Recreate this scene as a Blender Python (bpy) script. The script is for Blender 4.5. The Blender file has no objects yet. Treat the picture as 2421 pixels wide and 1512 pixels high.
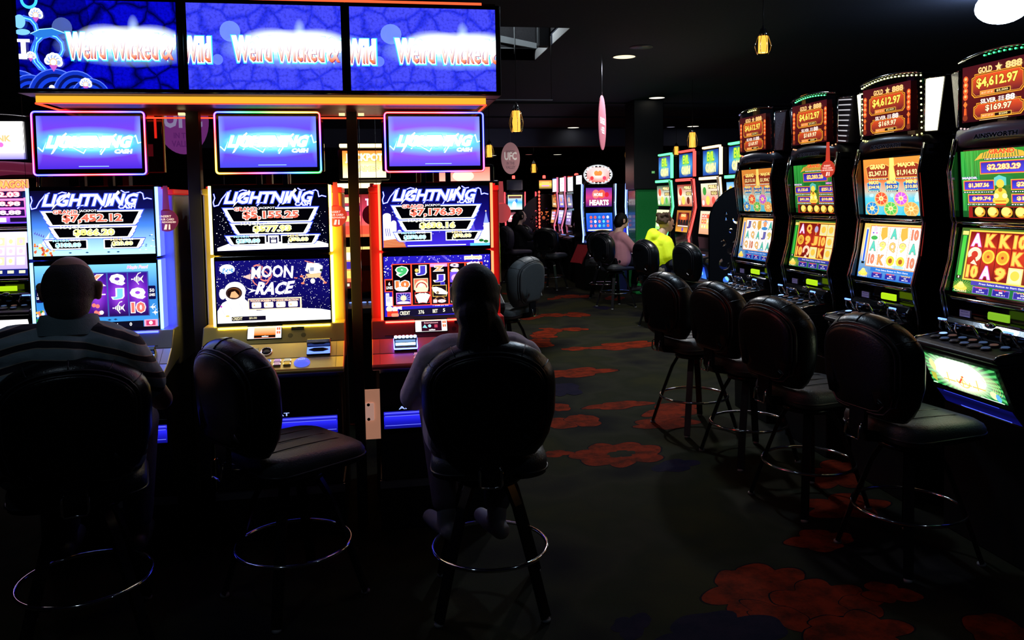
import bpy, math, random
from mathutils import Vector, Matrix
R=random.Random(7)
S=bpy.context.scene
COL=S.collection
# ------------------------------------------------------------------ camera, world, exposure
H=1.62; F=1880.0; CX=1210.5; CY=597.0
yaw=math.radians(9.4); pit=math.radians(3.87); roll=0.0155
fw=Vector((math.sin(yaw)*math.cos(pit),math.cos(yaw)*math.cos(pit),-math.sin(pit)))
r0=Vector((math.cos(yaw),-math.sin(yaw),0)); u0=r0.cross(fw)
rt=r0*math.cos(roll)-u0*math.sin(roll); up=rt.cross(fw)
cam=bpy.data.cameras.new('camera'); cam_o=bpy.data.objects.new('camera',cam); COL.objects.link(cam_o)
m3=Matrix((rt,up,-fw)).transposed()
cam_o.matrix_world=Matrix.Translation((0,0,H))@m3.to_4x4()
cam.sensor_width=36; cam.lens=36*F/2421
cam.shift_y=-(756-CY)/2421; cam.clip_start=.05; cam.clip_end=200
S.camera=cam_o
S.view_settings.view_transform='Standard'; S.view_settings.look='None'
S.view_settings.exposure=0; S.view_settings.gamma=1
w=bpy.data.worlds.new('world'); S.world=w; w.use_nodes=True
w.node_tree.nodes['Background'].inputs[0].default_value=(.10,.14,.4,1); w.node_tree.nodes['Background'].inputs[1].default_value=.0012
S.cycles.transparent_max_bounces=16; S.cycles.max_bounces=6; S.cycles.sample_clamp_indirect=3
def lamp(kind,loc,power,col,size=.1,rot=(0,0,0),spot=None,name='lamp'):
    l=bpy.data.lights.new(name,kind); l.energy=power; l.color=col
    if kind=='SPOT': l.spot_size=spot; l.spot_blend=.6; l.shadow_soft_size=size
    elif kind=='POINT': l.shadow_soft_size=size
    o=bpy.data.objects.new(name,l); COL.objects.link(o); o.location=loc; o.rotation_euler=rot
    return o
# ceiling spots; nearest ones unseen, added for chair tops and fill: x, y, power
AISLE=[(2.77,8.77,240,2.95),(4.3,11.7,22,1.8),(3.0,14.5,34,1.8),(1.9,5.6,80,2.95),(1.2,3.9,3,2.2),(-1.2,1.7,8,2.4),(2.6,1.2,7,2.3)]
for x,y,p,sp in AISLE:
    lamp('SPOT',(x,y,3.17),p,(.62,.80,1) if y<6 else ((.96,.97,1) if y<9 else (1,.93,.82)),.09,(0,0,0),sp,'ceiling_spot')
# ------------------------------------------------------------------ colour and materials
def lin(c): return c/12.92 if c<=.04045 else ((c+.055)/1.055)**2.4
def C(r,g,b,k=1.0,a=1.0): return (lin(r/255)*k,lin(g/255)*k,lin(b/255)*k,a)
MATS={}
def mat(name,base=(.5,.5,.5),rough=.5,metal=0,em=None,es=1,bump=None,spec=.5,coat=0,nosample=False):
    if name in MATS: return MATS[name]
    m=bpy.data.materials.new(name); m.use_nodes=True; nt=m.node_tree; b=nt.nodes['Principled BSDF']
    b.inputs['Base Color'].default_value=(*base[:3],1); b.inputs['Roughness'].default_value=rough
    b.inputs['Metallic'].default_value=metal; b.inputs['Specular IOR Level'].default_value=spec
    b.inputs['Coat Weight'].default_value=coat; b.inputs['Coat Roughness'].default_value=.08
    if em: b.inputs['Emission Color'].default_value=(*em[:3],1); b.inputs['Emission Strength'].default_value=es
    if bump or not em:
        sc,st=bump or (60,.02)
        tc=nt.nodes.new('ShaderNodeTexCoord'); n=nt.nodes.new('ShaderNodeTexNoise'); n.inputs['Scale'].default_value=sc
        n.inputs['Detail'].default_value=5
        bm=nt.nodes.new('ShaderNodeBump'); bm.inputs['Strength'].default_value=st; bm.inputs['Distance'].default_value=.01
        nt.links.new(tc.outputs['Object'],n.inputs['Vector']); nt.links.new(n.outputs['Fac'],bm.inputs['Height'])
        nt.links.new(bm.outputs['Normal'],b.inputs['Normal'])
        mr=nt.nodes.new('ShaderNodeMapRange'); mr.inputs['To Min'].default_value=max(.02,rough*.85); mr.inputs['To Max'].default_value=min(1,rough*1.15)
        nt.links.new(n.outputs['Fac'],mr.inputs['Value']); nt.links.new(mr.outputs['Result'],b.inputs['Roughness'])
    if nosample: m.cycles.emission_sampling='NONE'
    MATS[name]=m; return m
def artmat(name,alpha=False,sample=False):
    if name in MATS: return MATS[name]
    m=bpy.data.materials.new(name); m.use_nodes=True; nt=m.node_tree; b=nt.nodes['Principled BSDF']
    a=nt.nodes.new('ShaderNodeAttribute'); a.attribute_name='Col'
    b.inputs['Base Color'].default_value=(.004,.004,.004,1); b.inputs['Roughness'].default_value=.12
    b.inputs['Specular IOR Level'].default_value=.35
    nt.links.new(a.outputs['Color'],b.inputs['Emission Color']); b.inputs['Emission Strength'].default_value=1.2
    if alpha: nt.links.new(a.outputs['Alpha'],b.inputs['Alpha'])
    m.cycles.emission_sampling='FRONT' if sample else 'NONE'
    MATS[name]=m; return m
M_ART=artmat('screen_base',False,True); M_ART2=artmat('screen_graphics'); M_ARTA=artmat('screen_glow',True)
def glow(name,col,k): return mat(name,(.02,.02,.02),.3,0,(col[0]*k,col[1]*k,col[2]*k))
BLK=mat('black_gloss',(.006,.006,.008),.12,coat=.6); BLM=mat('black_satin',(.010,.010,.013),.45)
CHR=mat('chrome',(.85,.86,.9),.09,1); SIL=mat('brushed_silver',(.45,.46,.56),.36,.85,bump=(180,.03))
SIL_GOLD=mat('silver_gold_lit',(.78,.60,.16),.36,.65,bump=(180,.03)); SIL_RED=mat('silver_red_lit',(.62,.10,.11),.36,.65,bump=(180,.03))  # silver bodies; LED light put into their colour as gold and red tint
LEA=mat('black_leather',(.003,.0042,.0065),.30,bump=(140,.12),spec=.55); LEAG=mat('grey_leather',(.09,.105,.11),.5,bump=(140,.2))
LEG=mat('black_painted_steel',(.010,.010,.012),.22)
# ------------------------------------------------------------------ mesh builder
class MB:
    def __init__(s): s.v=[];s.f=[];s.m=[];s.s=[]
    def add(s,vs,fs,m=0,sm=False,T=None):
        o=len(s.v)
        for v in vs: s.v.append(tuple(T@Vector(v)) if T else tuple(v))
        for f in fs: s.f.append([i+o for i in f]); s.m.append(m); s.s.append(sm)
        return s
    def box(s,x0,x1,y0,y1,z0,z1,m=0,T=None):
        v=[(x,y,z) for z in(z0,z1) for y in(y0,y1) for x in(x0,x1)]
        return s.add(v,[(0,2,3,1),(4,5,7,6),(0,1,5,4),(2,6,7,3),(0,4,6,2),(1,3,7,5)],m,False,T)
    def prism(s,pts,x0,x1,m=0,sm=False,T=None):       # profile in (y,z) swept along x
        n=len(pts); v=[(x0,*p) for p in pts]+[(x1,*p) for p in pts]
        f=[(i,(i+1)%n,n+(i+1)%n,n+i) for i in range(n)]
        s.add(v,f,m,sm,T); o=len(s.v)-2*n
        s.f+= [[o+i for i in range(n-1,-1,-1)],[o+n+i for i in range(n)]]; s.m+=[m,m]; s.s+=[False,False]
        return s
    def prismz(s,pts,z0,z1,m=0,T=None):      # outline in (x,y) swept along z
        n=len(pts); v=[(*p,z0) for p in pts]+[(*p,z1) for p in pts]
        f=[(i,(i+1)%n,n+(i+1)%n,n+i) for i in range(n)]+[tuple(range(n-1,-1,-1)),tuple(range(n,2*n))]
        return s.add(v,f,m,False,T)
    def prismy(s,pts,y0,y1,m=0,T=None):      # outline in (x,z) swept along y
        n=len(pts); v=[(p[0],y0,p[1]) for p in pts]+[(p[0],y1,p[1]) for p in pts]
        f=[(i,(i+1)%n,n+(i+1)%n,n+i) for i in range(n)]+[tuple(range(n-1,-1,-1)),tuple(range(n,2*n))]
        return s.add(v,f,m,False,T)
    def loft(s,rings,m=0,cap=True,sm=True,T=None):
        n=len(rings[0]); v=[p for r in rings for p in r]; f=[]
        for k in range(len(rings)-1):
            for i in range(n): j=(i+1)%n; f.append((k*n+i,k*n+j,(k+1)*n+j,(k+1)*n+i))
        if cap: f+=[tuple(range(n-1,-1,-1)),tuple((len(rings)-1)*n+i for i in range(n))]
        return s.add(v,f,m,sm,T)
    def tube(s,path,r,n=8,closed=False,m=0,T=None,rad=None):
        P=[Vector(p) for p in path]; k=len(P); rings=[]
        for i in range(k):
            a=P[(i-1)%k] if (closed or i>0) else P[i]; b=P[(i+1)%k] if (closed or i<k-1) else P[i]
            t=(b-a).normalized(); h=Vector((0,0,1)) if abs(t.z)<.9 else Vector((0,1,0))
            e=t.cross(h).normalized(); g=t.cross(e); rr=rad[i] if rad else r
            rings.append([P[i]+(e*math.cos(q*2*math.pi/n)+g*math.sin(q*2*math.pi/n))*rr for q in range(n)])
        if closed: rings.append(rings[0])
        return s.loft(rings,m,not closed,True,T)
    def lathe(s,prof,n=24,c=(0,0,0),m=0,T=None):      # profile (r,z); open when it does not start on the axis
        cp=prof[0][0]<.01 or prof[-1][0]<.01
        rings=[[(c[0]+r*math.cos(a*2*math.pi/n),c[1]+r*math.sin(a*2*math.pi/n),c[2]+z) for a in range(n)] for r,z in prof]
        return s.loft(rings,m,cp,True,T)
    def ell(s,c,r,n=14,m=0,T=None):
        prof=[]
        rings=[]
        for i in range(n+1):
            t=math.pi*i/n; rings.append([(c[0]+r[0]*max(1e-4,math.sin(t))*math.cos(a*2*math.pi/(2*n)),c[1]+r[1]*max(1e-4,math.sin(t))*math.sin(a*2*math.pi/(2*n)),c[2]-r[2]*math.cos(t)) for a in range(2*n)])
        return s.loft(rings,m,True,True,T)
    def cap(s,a,b,ra,rb,n=12,m=0):                     # tapered capsule
        a=Vector(a);b=Vector(b);d=b-a;L=d.length or 1e-5;t=d/L
        h=Vector((0,0,1)) if abs(t.z)<.9 else Vector((0,1,0)); e=t.cross(h).normalized(); g=t.cross(e); rings=[]
        for i in range(1,6): q=math.pi/2*i/5; rings.append((a-t*ra*math.cos(q),ra*math.sin(q)))
        for i in range(0,5): q=math.pi/2*i/5; rings.append((b+t*rb*math.sin(q),rb*math.cos(q)))
        return s.loft([[c+(e*math.cos(k*2*math.pi/n)+g*math.sin(k*2*math.pi/n))*r for k in range(n)] for c,r in rings],m)
def props(o,label=None,cat=None,group=None,kind=None):
    if label: o['label']=label
    if cat: o['category']=cat
    if group: o['group']=group
    if kind: o['kind']=kind
    return o
def link(o,parent=None,loc=None,rot=None):
    COL.objects.link(o)
    if parent: o.parent=parent
    if loc: o.location=loc
    if rot: o.rotation_euler=rot
    return o
def obj(name,mb,mats,parent=None,loc=None,rot=None,bevel=0,label=None):
    me=bpy.data.meshes.new(name); me.from_pydata(mb.v,[],mb.f)
    for m in (mats if isinstance(mats,(list,tuple)) else [mats]): me.materials.append(m)
    me.polygons.foreach_set('material_index',mb.m); me.polygons.foreach_set('use_smooth',mb.s); me.update()
    o=bpy.data.objects.new(name,me); link(o,parent,loc,rot)
    if bevel:
        b=o.modifiers.new('edge','BEVEL'); b.width=bevel; b.segments=2; b.limit_method='ANGLE'; b.angle_limit=.7
    if label: o['label']=label
    return o
def thing(name,label,cat,loc=(0,0,0),rz=0,group=None,kind=None):
    o=bpy.data.objects.new(name,None); link(o,None,loc,(0,0,rz)); o.empty_display_size=.1
    return props(o,label,cat,group,kind)
def copy_tree(o,loc=None,rz=None,label=None,parent=None):
    c=o.copy(); COL.objects.link(c)
    if parent: c.parent=parent
    if loc: c.location=loc
    if rz is not None: c.rotation_euler=(0,0,rz)
    if label: c['label']=label
    for ch in list(o.children): copy_tree(ch,parent=c)
    return c
def rrect(x0,x1,z0,z1,r,n=5):
    pts=[]
    for cx,cz,a0 in((x1-r,z0+r,-90),(x1-r,z1-r,0),(x0+r,z1-r,90),(x0+r,z0+r,180)):
        for i in range(n+1): a=math.radians(a0+90*i/n); pts.append((cx+r*math.cos(a),cz+r*math.sin(a)))
    return pts
# ------------------------------------------------------------------ screen graphics
_T={}
def glyphs(s,bold):
    k=(s,bold)
    if k in _T: return _T[k]
    cu=bpy.data.curves.new('t','FONT'); cu.body=s; cu.offset=bold; cu.resolution_u=2
    ob=bpy.data.objects.new('t',cu); me=ob.to_mesh()
    vs=[(v.co.x,v.co.y) for v in me.vertices]; fs=[list(p.vertices) for p in me.polygons]
    ob.to_mesh_clear(); bpy.data.objects.remove(ob); bpy.data.curves.remove(cu)
    _T[k]=(vs,fs); return _T[k]
class Art:
    """flat graphics of one display; design units, y down; window x0..x1, y0..y1 spread over w x h metres"""
    def __init__(s,x0,y0,x1,y1,w,h): s.win=(x0,y0,x1,y1); s.w=w; s.h=h; s.P=[]; s.L=0; s.base=None
    def clip(s,p):
        x0,y0,x1,y1=s.win
        for ax,lim,sg in((0,x0,1),(0,x1,-1),(1,y0,1),(1,y1,-1)):
            q=[]; n=len(p)
            for i in range(n):
                a,b=p[i],p[(i+1)%n]; da=(a[ax]-lim)*sg; db=(b[ax]-lim)*sg
                if da>=0: q.append(a)
                if (da>=0)!=(db>=0): t=da/(da-db); q.append((a[0]+(b[0]-a[0])*t,a[1]+(b[1]-a[1])*t))
            p=q
            if len(p)<3: return p
        return p
    def poly(s,p,col,up=True):
        if up: s.L+=1
        x0,y0,x1,y1=s.win
        if all(x0<=a[0]<=x1 and y0<=a[1]<=y1 for a in p): q=p
        else: q=s.clip(p)
        if len(q)<3: return s
        cs=[col(*a) if callable(col) else col for a in q]
        s.P.append((q,cs,s.L)); return s
    def rect(s,x0,y0,x1,y1,col): return s.poly([(x0,y0),(x1,y0),(x1,y1),(x0,y1)],col)
    def vgrad(s,x0,y0,x1,y1,stops):
        s.L+=1
        for (ya,ca),(yb,cb) in zip(stops,stops[1:]):
            s.poly([(x0,ya),(x1,ya),(x1,yb),(x0,yb)],lambda x,y,ya=ya,yb=yb,ca=ca,cb=cb: tuple(ca[i]+(cb[i]-ca[i])*min(1,max(0,(y-ya)/(yb-ya))) for i in range(4)),False)
        return s
    def circ(s,cx,cy,r,col,ry=None,n=20,a0=0,a1=360):
        ry=ry or r; p=[(cx+r*math.cos(math.radians(a0+(a1-a0)*i/n)),cy+ry*math.sin(math.radians(a0+(a1-a0)*i/n))) for i in range(n+(a1-a0<360))]
        return s.poly(p,col)
    def halo(s,cx,cy,rx,ry,col,inner=.3,n=24):           # transparent-edged patch of light in the picture
        s.L+=1
        for k0,k1,a0,a1 in((0,inner,1,.85),(inner,.65,.85,.35),(.65,1,.35,0)):
            for i in range(n):
                A=2*math.pi*i/n;B=2*math.pi*(i+1)/n
                q=[(cx+rx*k0*math.cos(A),cy+ry*k0*math.sin(A)),(cx+rx*k1*math.cos(A),cy+ry*k1*math.sin(A)),(cx+rx*k1*math.cos(B),cy+ry*k1*math.sin(B)),(cx+rx*k0*math.cos(B),cy+ry*k0*math.sin(B))]
                if k0==0: q=[q[0],q[1],q[2]]
                def cf(x,y,k0=k0,k1=k1,a0=a0,a1=a1):
                    d=math.hypot((x-cx)/rx,(y-cy)/ry); t=min(1,max(0,(d-k0)/(k1-k0))); return (col[0],col[1],col[2],col[3]*(a0+(a1-a0)*t)*.999)
                s.poly(q,cf,False)
        return s
    def ring(s,cx,cy,r0,r1,col,n=24,k=1.0,a0=0,a1=360):
        s.L+=1
        for i in range(n):
            A=math.radians(a0+(a1-a0)*i/n);B=math.radians(a0+(a1-a0)*(i+1)/n)
            s.poly([(cx+r0*math.cos(A),cy+k*r0*math.sin(A)),(cx+r1*math.cos(A),cy+k*r1*math.sin(A)),(cx+r1*math.cos(B),cy+k*r1*math.sin(B)),(cx+r0*math.cos(B),cy+k*r0*math.sin(B))],col,False)
        return s
    def line(s,pts,wd,col):
        s.L+=1
        for a,b in zip(pts,pts[1:]):
            dx,dy=b[0]-a[0],b[1]-a[1]; L=math.hypot(dx,dy) or 1; nx,ny=-dy/L*wd/2,dx/L*wd/2; ex,ey=dx/L*wd*.3,dy/L*wd*.3
            s.poly([(a[0]+nx-ex,a[1]+ny-ey),(b[0]+nx+ex,b[1]+ny+ey),(b[0]-nx+ex,b[1]-ny+ey),(a[0]-nx-ex,a[1]-ny-ey)],col,False)
        return s
    def frame(s,x0,y0,x1,y1,t,col):
        s.L+=1
        for q in((x0,y0,x1,y0+t),(x0,y1-t,x1,y1),(x0,y0+t,x0+t,y1-t),(x1-t,y0+t,x1,y1-t)):
            s.poly([(q[0],q[1]),(q[2],q[1]),(q[2],q[3]),(q[0],q[3])],col,False)
        return s
    def text(s,t,x0,y0,x1,y1,col,oc=None,bold=.02,ow=.045,shear=0,arch=0):
        ref,_=glyphs(t,bold)
        ax=min(v[0] for v in ref);bx=max(v[0] for v in ref);ay=min(v[1] for v in ref);by=max(v[1] for v in ref)
        for b_,c_ in (((bold+ow,oc),) if oc else ())+((bold,col),):
            vs,fs=glyphs(t,b_); s.L+=1
            def tr(v):
                u=(v[0]-ax)/(bx-ax); q=(v[1]-ay)/(by-ay)
                return (x0+u*(x1-x0)+shear*(q-.5)*(y1-y0), y1-q*(y1-y0)-arch*4*u*(1-u))
            for f in fs: s.poly([tr(vs[i]) for i in f],c_,False)
        return s
    def stars(s,x0,y0,x1,y1,n,rs,col,seed=1):
        q=random.Random(seed); s.L+=1
        for i in range(n):
            x=q.uniform(x0,x1);y=q.uniform(y0,y1);r=q.uniform(*rs)*(2 if q.random()<.1 else 1)
            s.poly([(x-r,y),(x,y-r),(x+r,y),(x,y+r)],col,False)
        return s
    def build(s,name,parent,loc,rot=(0,0,0),base=None,bend=0,label=None):
        x0,y0,x1,y1=s.win; v=[];f=[];mi=[];cols=[]; dz=.00012
        for p,cs,L in s.P:
            o=len(v)
            for (x,y) in p:
                X=((x-x0)/(x1-x0)-.5)*s.w; v.append((X,-.0004-L*dz+bend*(X/s.w*2)**2,(.5-(y-y0)/(y1-y0))*s.h))
            f.append(list(range(o,o+len(p)))); mi.append(2 if cs[0][3]<1 or cs[-1][3]<1 else (0 if L<=1 else 1)); cols+=cs
        me=bpy.data.meshes.new(name); me.from_pydata(v,[],f)
        for m in (base or M_ART,M_ART2,M_ARTA): me.materials.append(m)
        me.polygons.foreach_set('material_index',mi)
        a=me.color_attributes.new('Col','FLOAT_COLOR','POINT')
        a.data.foreach_set('color',[c for q in cols for c in q]); me.update()
        o=bpy.data.objects.new(name,me); link(o,parent,loc,rot)
        if label: o['label']=label
        return o
W_=C(255,255,255,1.35); K_=C(0,0,0)
# ------------------------------------------------------------------ pictures on the left bank's displays
NB=C(60,80,255,1.6)
def art_jackpots(kind,amt):
    a=Art(250,765,1272,1340,.515,.292)
    if kind=='sea': a.vgrad(250,765,1272,1340,[(765,C(10,8,40)),(930,C(14,16,90)),(1090,C(70,130,235,1.2)),(1340,C(185,235,255,1.2))])
    elif kind=='moon': a.vgrad(250,765,1272,1340,[(765,C(2,2,8)),(1340,C(4,4,26))]); a.stars(255,980,1270,1290,300,(1.5,4),W_,3)
    else: a.vgrad(250,765,1272,1340,[(765,C(3,3,14)),(1000,C(16,12,110)),(1340,C(60,40,215,1.1))]); a.stars(255,900,1270,1290,50,(2,5),W_,5)
    if kind=='city':
        for q in ([(455,1190),(520,1000),(545,1000),(500,1190)],[(1105,1250),(1060,1010),(1085,1010),(1150,1250)]): a.poly(q,C(120,100,235,1,.6))
        for i,(x0,x1,t) in enumerate(((255,330,1040),(330,380,1110),(385,430,1200))): a.rect(x0,t,x1,1300,W_); a.circ((x0+x1)/2,t,(x1-x0)/2,W_,25)
        for i in range(3): a.line([(275+i*18,1160),(285+i*18,1230)],6,C(70,60,190))
        for x0,x1,t in((1215,1272,1120),(1165,1215,1190),(1120,1170,1250)): a.rect(x0,t,x1,1330,W_)
        a.poly([(1215,1125),(1240,1010),(1265,1125)],C(130,150,255,1.2)); a.circ(1238,1010,7,C(255,200,150,1.3))
        for x,y in((1150,1215),(1190,1290),(1235,1300),(440,1260)): a.circ(x,y,24,C(30,110,50),14)
        a.poly([(255,1270),(420,1255),(470,1340),(255,1340)],C(200,90,50)); 
        for i in range(5): a.line([(255,1275+i*13),(460,1265+i*15)],4,C(255,180,130,1.2))
        a.rect(1080,1315,1272,1340,C(90,190,255,1.3)); a.rect(480,1322,1040,1332,C(230,230,255,1.1))
    if kind=='sea':
        for i in range(46): x=R.uniform(258,430);y=R.uniform(1225,1335); a.circ(x,y,R.uniform(6,15),R.choice([C(255,190,60,1.3),C(240,110,50,1.2),C(255,235,190,1.4),C(200,80,60)]),n=8)
        for i in range(14): x=R.uniform(1120,1262);y=R.uniform(1150,1310); a.poly([(x,y),(x+12,y-5),(x+22,y),(x+12,y+5)],R.choice([C(40,110,190),C(240,250,255,1.3)]))
        a.poly([(330,1225),(400,1130),(385,1190),(430,1180),(360,1260)],W_)
        for i in range(5): a.poly([(270+i*17,1140+i*7),(285+i*17,1120+i*7),(280+i*17,1150+i*7)],C(90,80,190))
        for i,x in enumerate((560,700,880,960)): a.poly([(x-16,1315),(x,1308),(x+16,1315),(x,1322)],C(30,80,130))
    if kind=='moon': a.poly([(275,1305),(370,1270),(640,1262),(1000,1258),(1190,1262),(1270,1288),(1270,1318),(275,1332)],C(255,255,255,1.5))
    # lightning bolts, title
    for pts in ([(262,815),(270,850),(255,890),(262,925),(300,915),(330,860),(352,835),(380,800),(415,785)],[(1125,800),(1170,788),(1190,800),(1198,850),(1225,840),(1262,850)],[(640,925),(665,900),(710,895)],[(825,935),(850,895),(905,900)],[(1010,770),(1040,790),(1075,785)],[(470,800),(520,780),(555,788)]):
        a.line(pts,13,NB); a.line(pts,6,W_)
    a.text('LIGHTNING',365,797,1140,905,C(255,255,255,1.6),NB,.035,.05,.32)
    a.poly([(440,905),(425,935),(560,800),(575,780),(590,800)],C(255,255,255,1.6)); a.poly([(860,918),(985,770),(1000,790),(880,915)],C(255,255,255,1.6))
    a.text('CASH',980,893,1125,932,W_,NB,.03,.06,.2)
    def bolt(xl,xr,y0,y1,ins,wt=12):
        h=y1-y0; zz=[(xl,y0),(xl+ins*.35,y0+h*.38),(xl+ins*.28,y0+h*.42),(xl+ins*.62,y0+h*.7),(xl+ins*.55,y0+h*.75),(xl+ins,y1)]
        rr_=[(xr-(p[0]-xl),p[1]) for p in zz][::-1]
        q=zz+rr_
        a.poly([(xl-10,y0-8)]+[(p[0]-6,p[1]+4) for p in zz[1:]]+[(p[0]+6,p[1]+4) for p in rr_[:-1]]+[(xr+10,y0-8)],NB)
        a.poly(q,W_); a.poly([(xl+38,y0+wt),(xr-38,y0+wt),(xr-ins-wt*.8-10,y1-wt),(xl+ins+wt*.8+10,y1-wt)],C(2,2,6))
    bolt(335,1190,945,1078,75); a.rect(430,935,800,958,C(3,3,12))
    a.text('GRAND',435,937,640,972,C(225,90,70,1.2),W_,.03,.07); a.text('JACKPOT',652,936,797,962,W_,None,.02)
    a.text(amt[0],512,975,1010,1055,C(225,105,85,1.25),C(255,240,225,1.5),.04,.05)
    bolt(395,1132,1085,1190,65); a.text('MAJOR',490,1080,668,1106,C(250,245,225,1.4),C(110,120,120),.03,.06); a.text('JACKPOT',690,1080,815,1102,W_,None,.02)
    a.text(amt[1],600,1108,938,1172,C(225,220,120,1.3),C(255,255,225,1.5),.04,.06)
    bolt(350,710,1198,1284,58,9); bolt(845,1195,1198,1284,58,9)
    a.poly([(650,1198),(712,1198),(712,1284),(640,1284)],W_); a.poly([(650,1207),(700,1207),(700,1275),(640,1275)],C(2,2,6))
    a.poly([(845,1198),(905,1198),(905,1284),(845,1284)],W_); a.poly([(855,1207),(905,1207),(905,1275),(855,1275)],C(2,2,6))
    a.text('MINOR',425,1194,560,1215,C(170,225,240,1.3),C(60,90,110),.03,.05); a.text('BONUS',572,1194,650,1212,W_,None,.02)
    a.text(amt[2],447,1226,655,1268,C(150,215,235,1.25),C(230,250,255,1.5),.04,.06)
    a.text('MINI',905,1194,1000,1215,C(245,220,170,1.3),C(110,90,40),.03,.05); a.text('BONUS',1012,1194,1095,1212,W_,None,.02)
    a.text(amt[3],915,1222,1090,1262,C(240,215,130,1.25),C(255,250,225,1.5),.04,.06)
    if kind=='moon':
        a.rect(728,1200,825,1282,W_); a.rect(742,1215,812,1272,C(20,15,70)); a.text('PLAY',755,1218,800,1230,W_); a.rect(755,1238,800,1265,W_)
    return a
def fish(a,x,y,s):
    a.circ(x,y,14*s,W_,11*s); a.poly([(x-12*s,y),(x-24*s,y-3*s),(x-24*s,y+3*s)],W_); a.poly([(x+10*s,y),(x+27*s,y-16*s),(x+20*s,y),(x+27*s,y+16*s)],W_)
    a.poly([(x+20*s,y),(x+25*s,y-10*s),(x+24*s,y+10*s)],C(30,10,90)); a.line([(x-3*s,y-10*s),(x+6*s,y-24*s),(x+16*s,y-27*s)],3*s,W_); a.line([(x-3*s,y+10*s),(x+6*s,y+22*s)],3*s,W_)
    for d in(-6,2,9): a.line([(x+d*s,y-9*s),(x+(d-2)*s,y+9*s)],2.5*s,C(30,20,80))
def reel_word(a,t,x,y,w,h,c,oc=None): a.text(t,x-w/2,y-h/2,x+w/2,y+h/2,c,oc or W_,.05,.05)
def art_sea_reels():
    a=Art(415,175,1715,870,.515,.290); a.vgrad(415,175,1715,870,[(175,C(120,200,245,1.2)),(450,C(50,130,215)),(870,C(60,150,225,1.1))])
    a.text('Magic Pearl',1400,195,1620,240,C(235,150,215,1.2),W_,.02,.04,.3)
    cx=[615,827,1040,1290,1505]; 
    a.rect(505,262,1625,752,C(60,90,170))
    for i,x0 in enumerate((517,740,963,1186,1405)): a.vgrad(x0,272,x0+207,745,[(272,C(50,20,140)),(500,C(110,30,190,1.1)),(745,C(28,10,80))]); a.halo(x0+103,500,90,230,C(190,90,255,1.0,.5))
    G=[['A','K','9'],['10','J','Q'],['K','-','c'],['Q','J','f'],['f','Q','10']]
    xs=[620,843,1066,1289,1505]
    for i in range(5):
        for j in range(3):
            s=G[i][j]; x=xs[i]; y=345+j*155
            if s=='f': fish(a,x,y,2.6)
            elif s=='c': 
                for k in range(5): a.circ(x-40+k*20,y+R.uniform(-40,50),22,R.choice([W_,C(255,170,190,1.2),C(240,120,110,1.2)]))
            elif s=='-': a.rect(x-80,y-4,x+90,y+8,W_)
            else:
                c={'Q':W_,'J':C(120,200,240,1.2),'10':C(235,110,100,1.2),'K':C(250,150,120,1.2)}.get(s,C(200,150,255,1.2)); reel_word(a,s,x,y,150 if s!='J' else 110,115,c)
                if s=='Q': a.poly([(x+45,y-10),(x+50,y-40),(x+60,y-18),(x+70,y-42),(x+72,y-5),(x+60,y+10)],W_)
    for x0,x1 in((425,500),(1622,1702)): a.poly(rrect(x0,x1,420,570,12),C(14,10,70)); a.text('50',x0+14,452,x1-14,490,W_); a.text('LINES',x0+8,505,x1-8,535,W_)
    for i in range(30): a.circ(R.uniform(418,500),R.uniform(650,865),R.uniform(9,20),R.choice([C(255,170,60,1.2),C(40,140,70),C(255,120,80,1.2),W_,C(60,80,230)]),n=9)
    for y,x in((655,1665),(715,1690)): fish(a,x,y,1.3)
    a.poly([(430,810),(1560,798),(1560,868),(430,868)],C(8,8,30)); a.text('CREDIT',440,830,620,860,W_); a.text('320',700,830,770,860,W_)
    a.text('BET',930,825,1020,862,W_); a.text('50',1075,822,1125,862,W_); a.text('WIN',1200,818,1282,860,W_); a.text('0',1408,815,1435,852,W_)
    for x,y in((1195,778),(1260,775),(1110,800)): a.poly([(x-22,y),(x,y-10),(x+22,y),(x,y+10)],C(30,60,110))
    a.rect(1570,790,1715,865,C(245,160,190,1.2)); a.rect(1590,800,1690,855,C(210,60,110)); a.circ(1640,826,20,W_)
    return a
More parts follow.
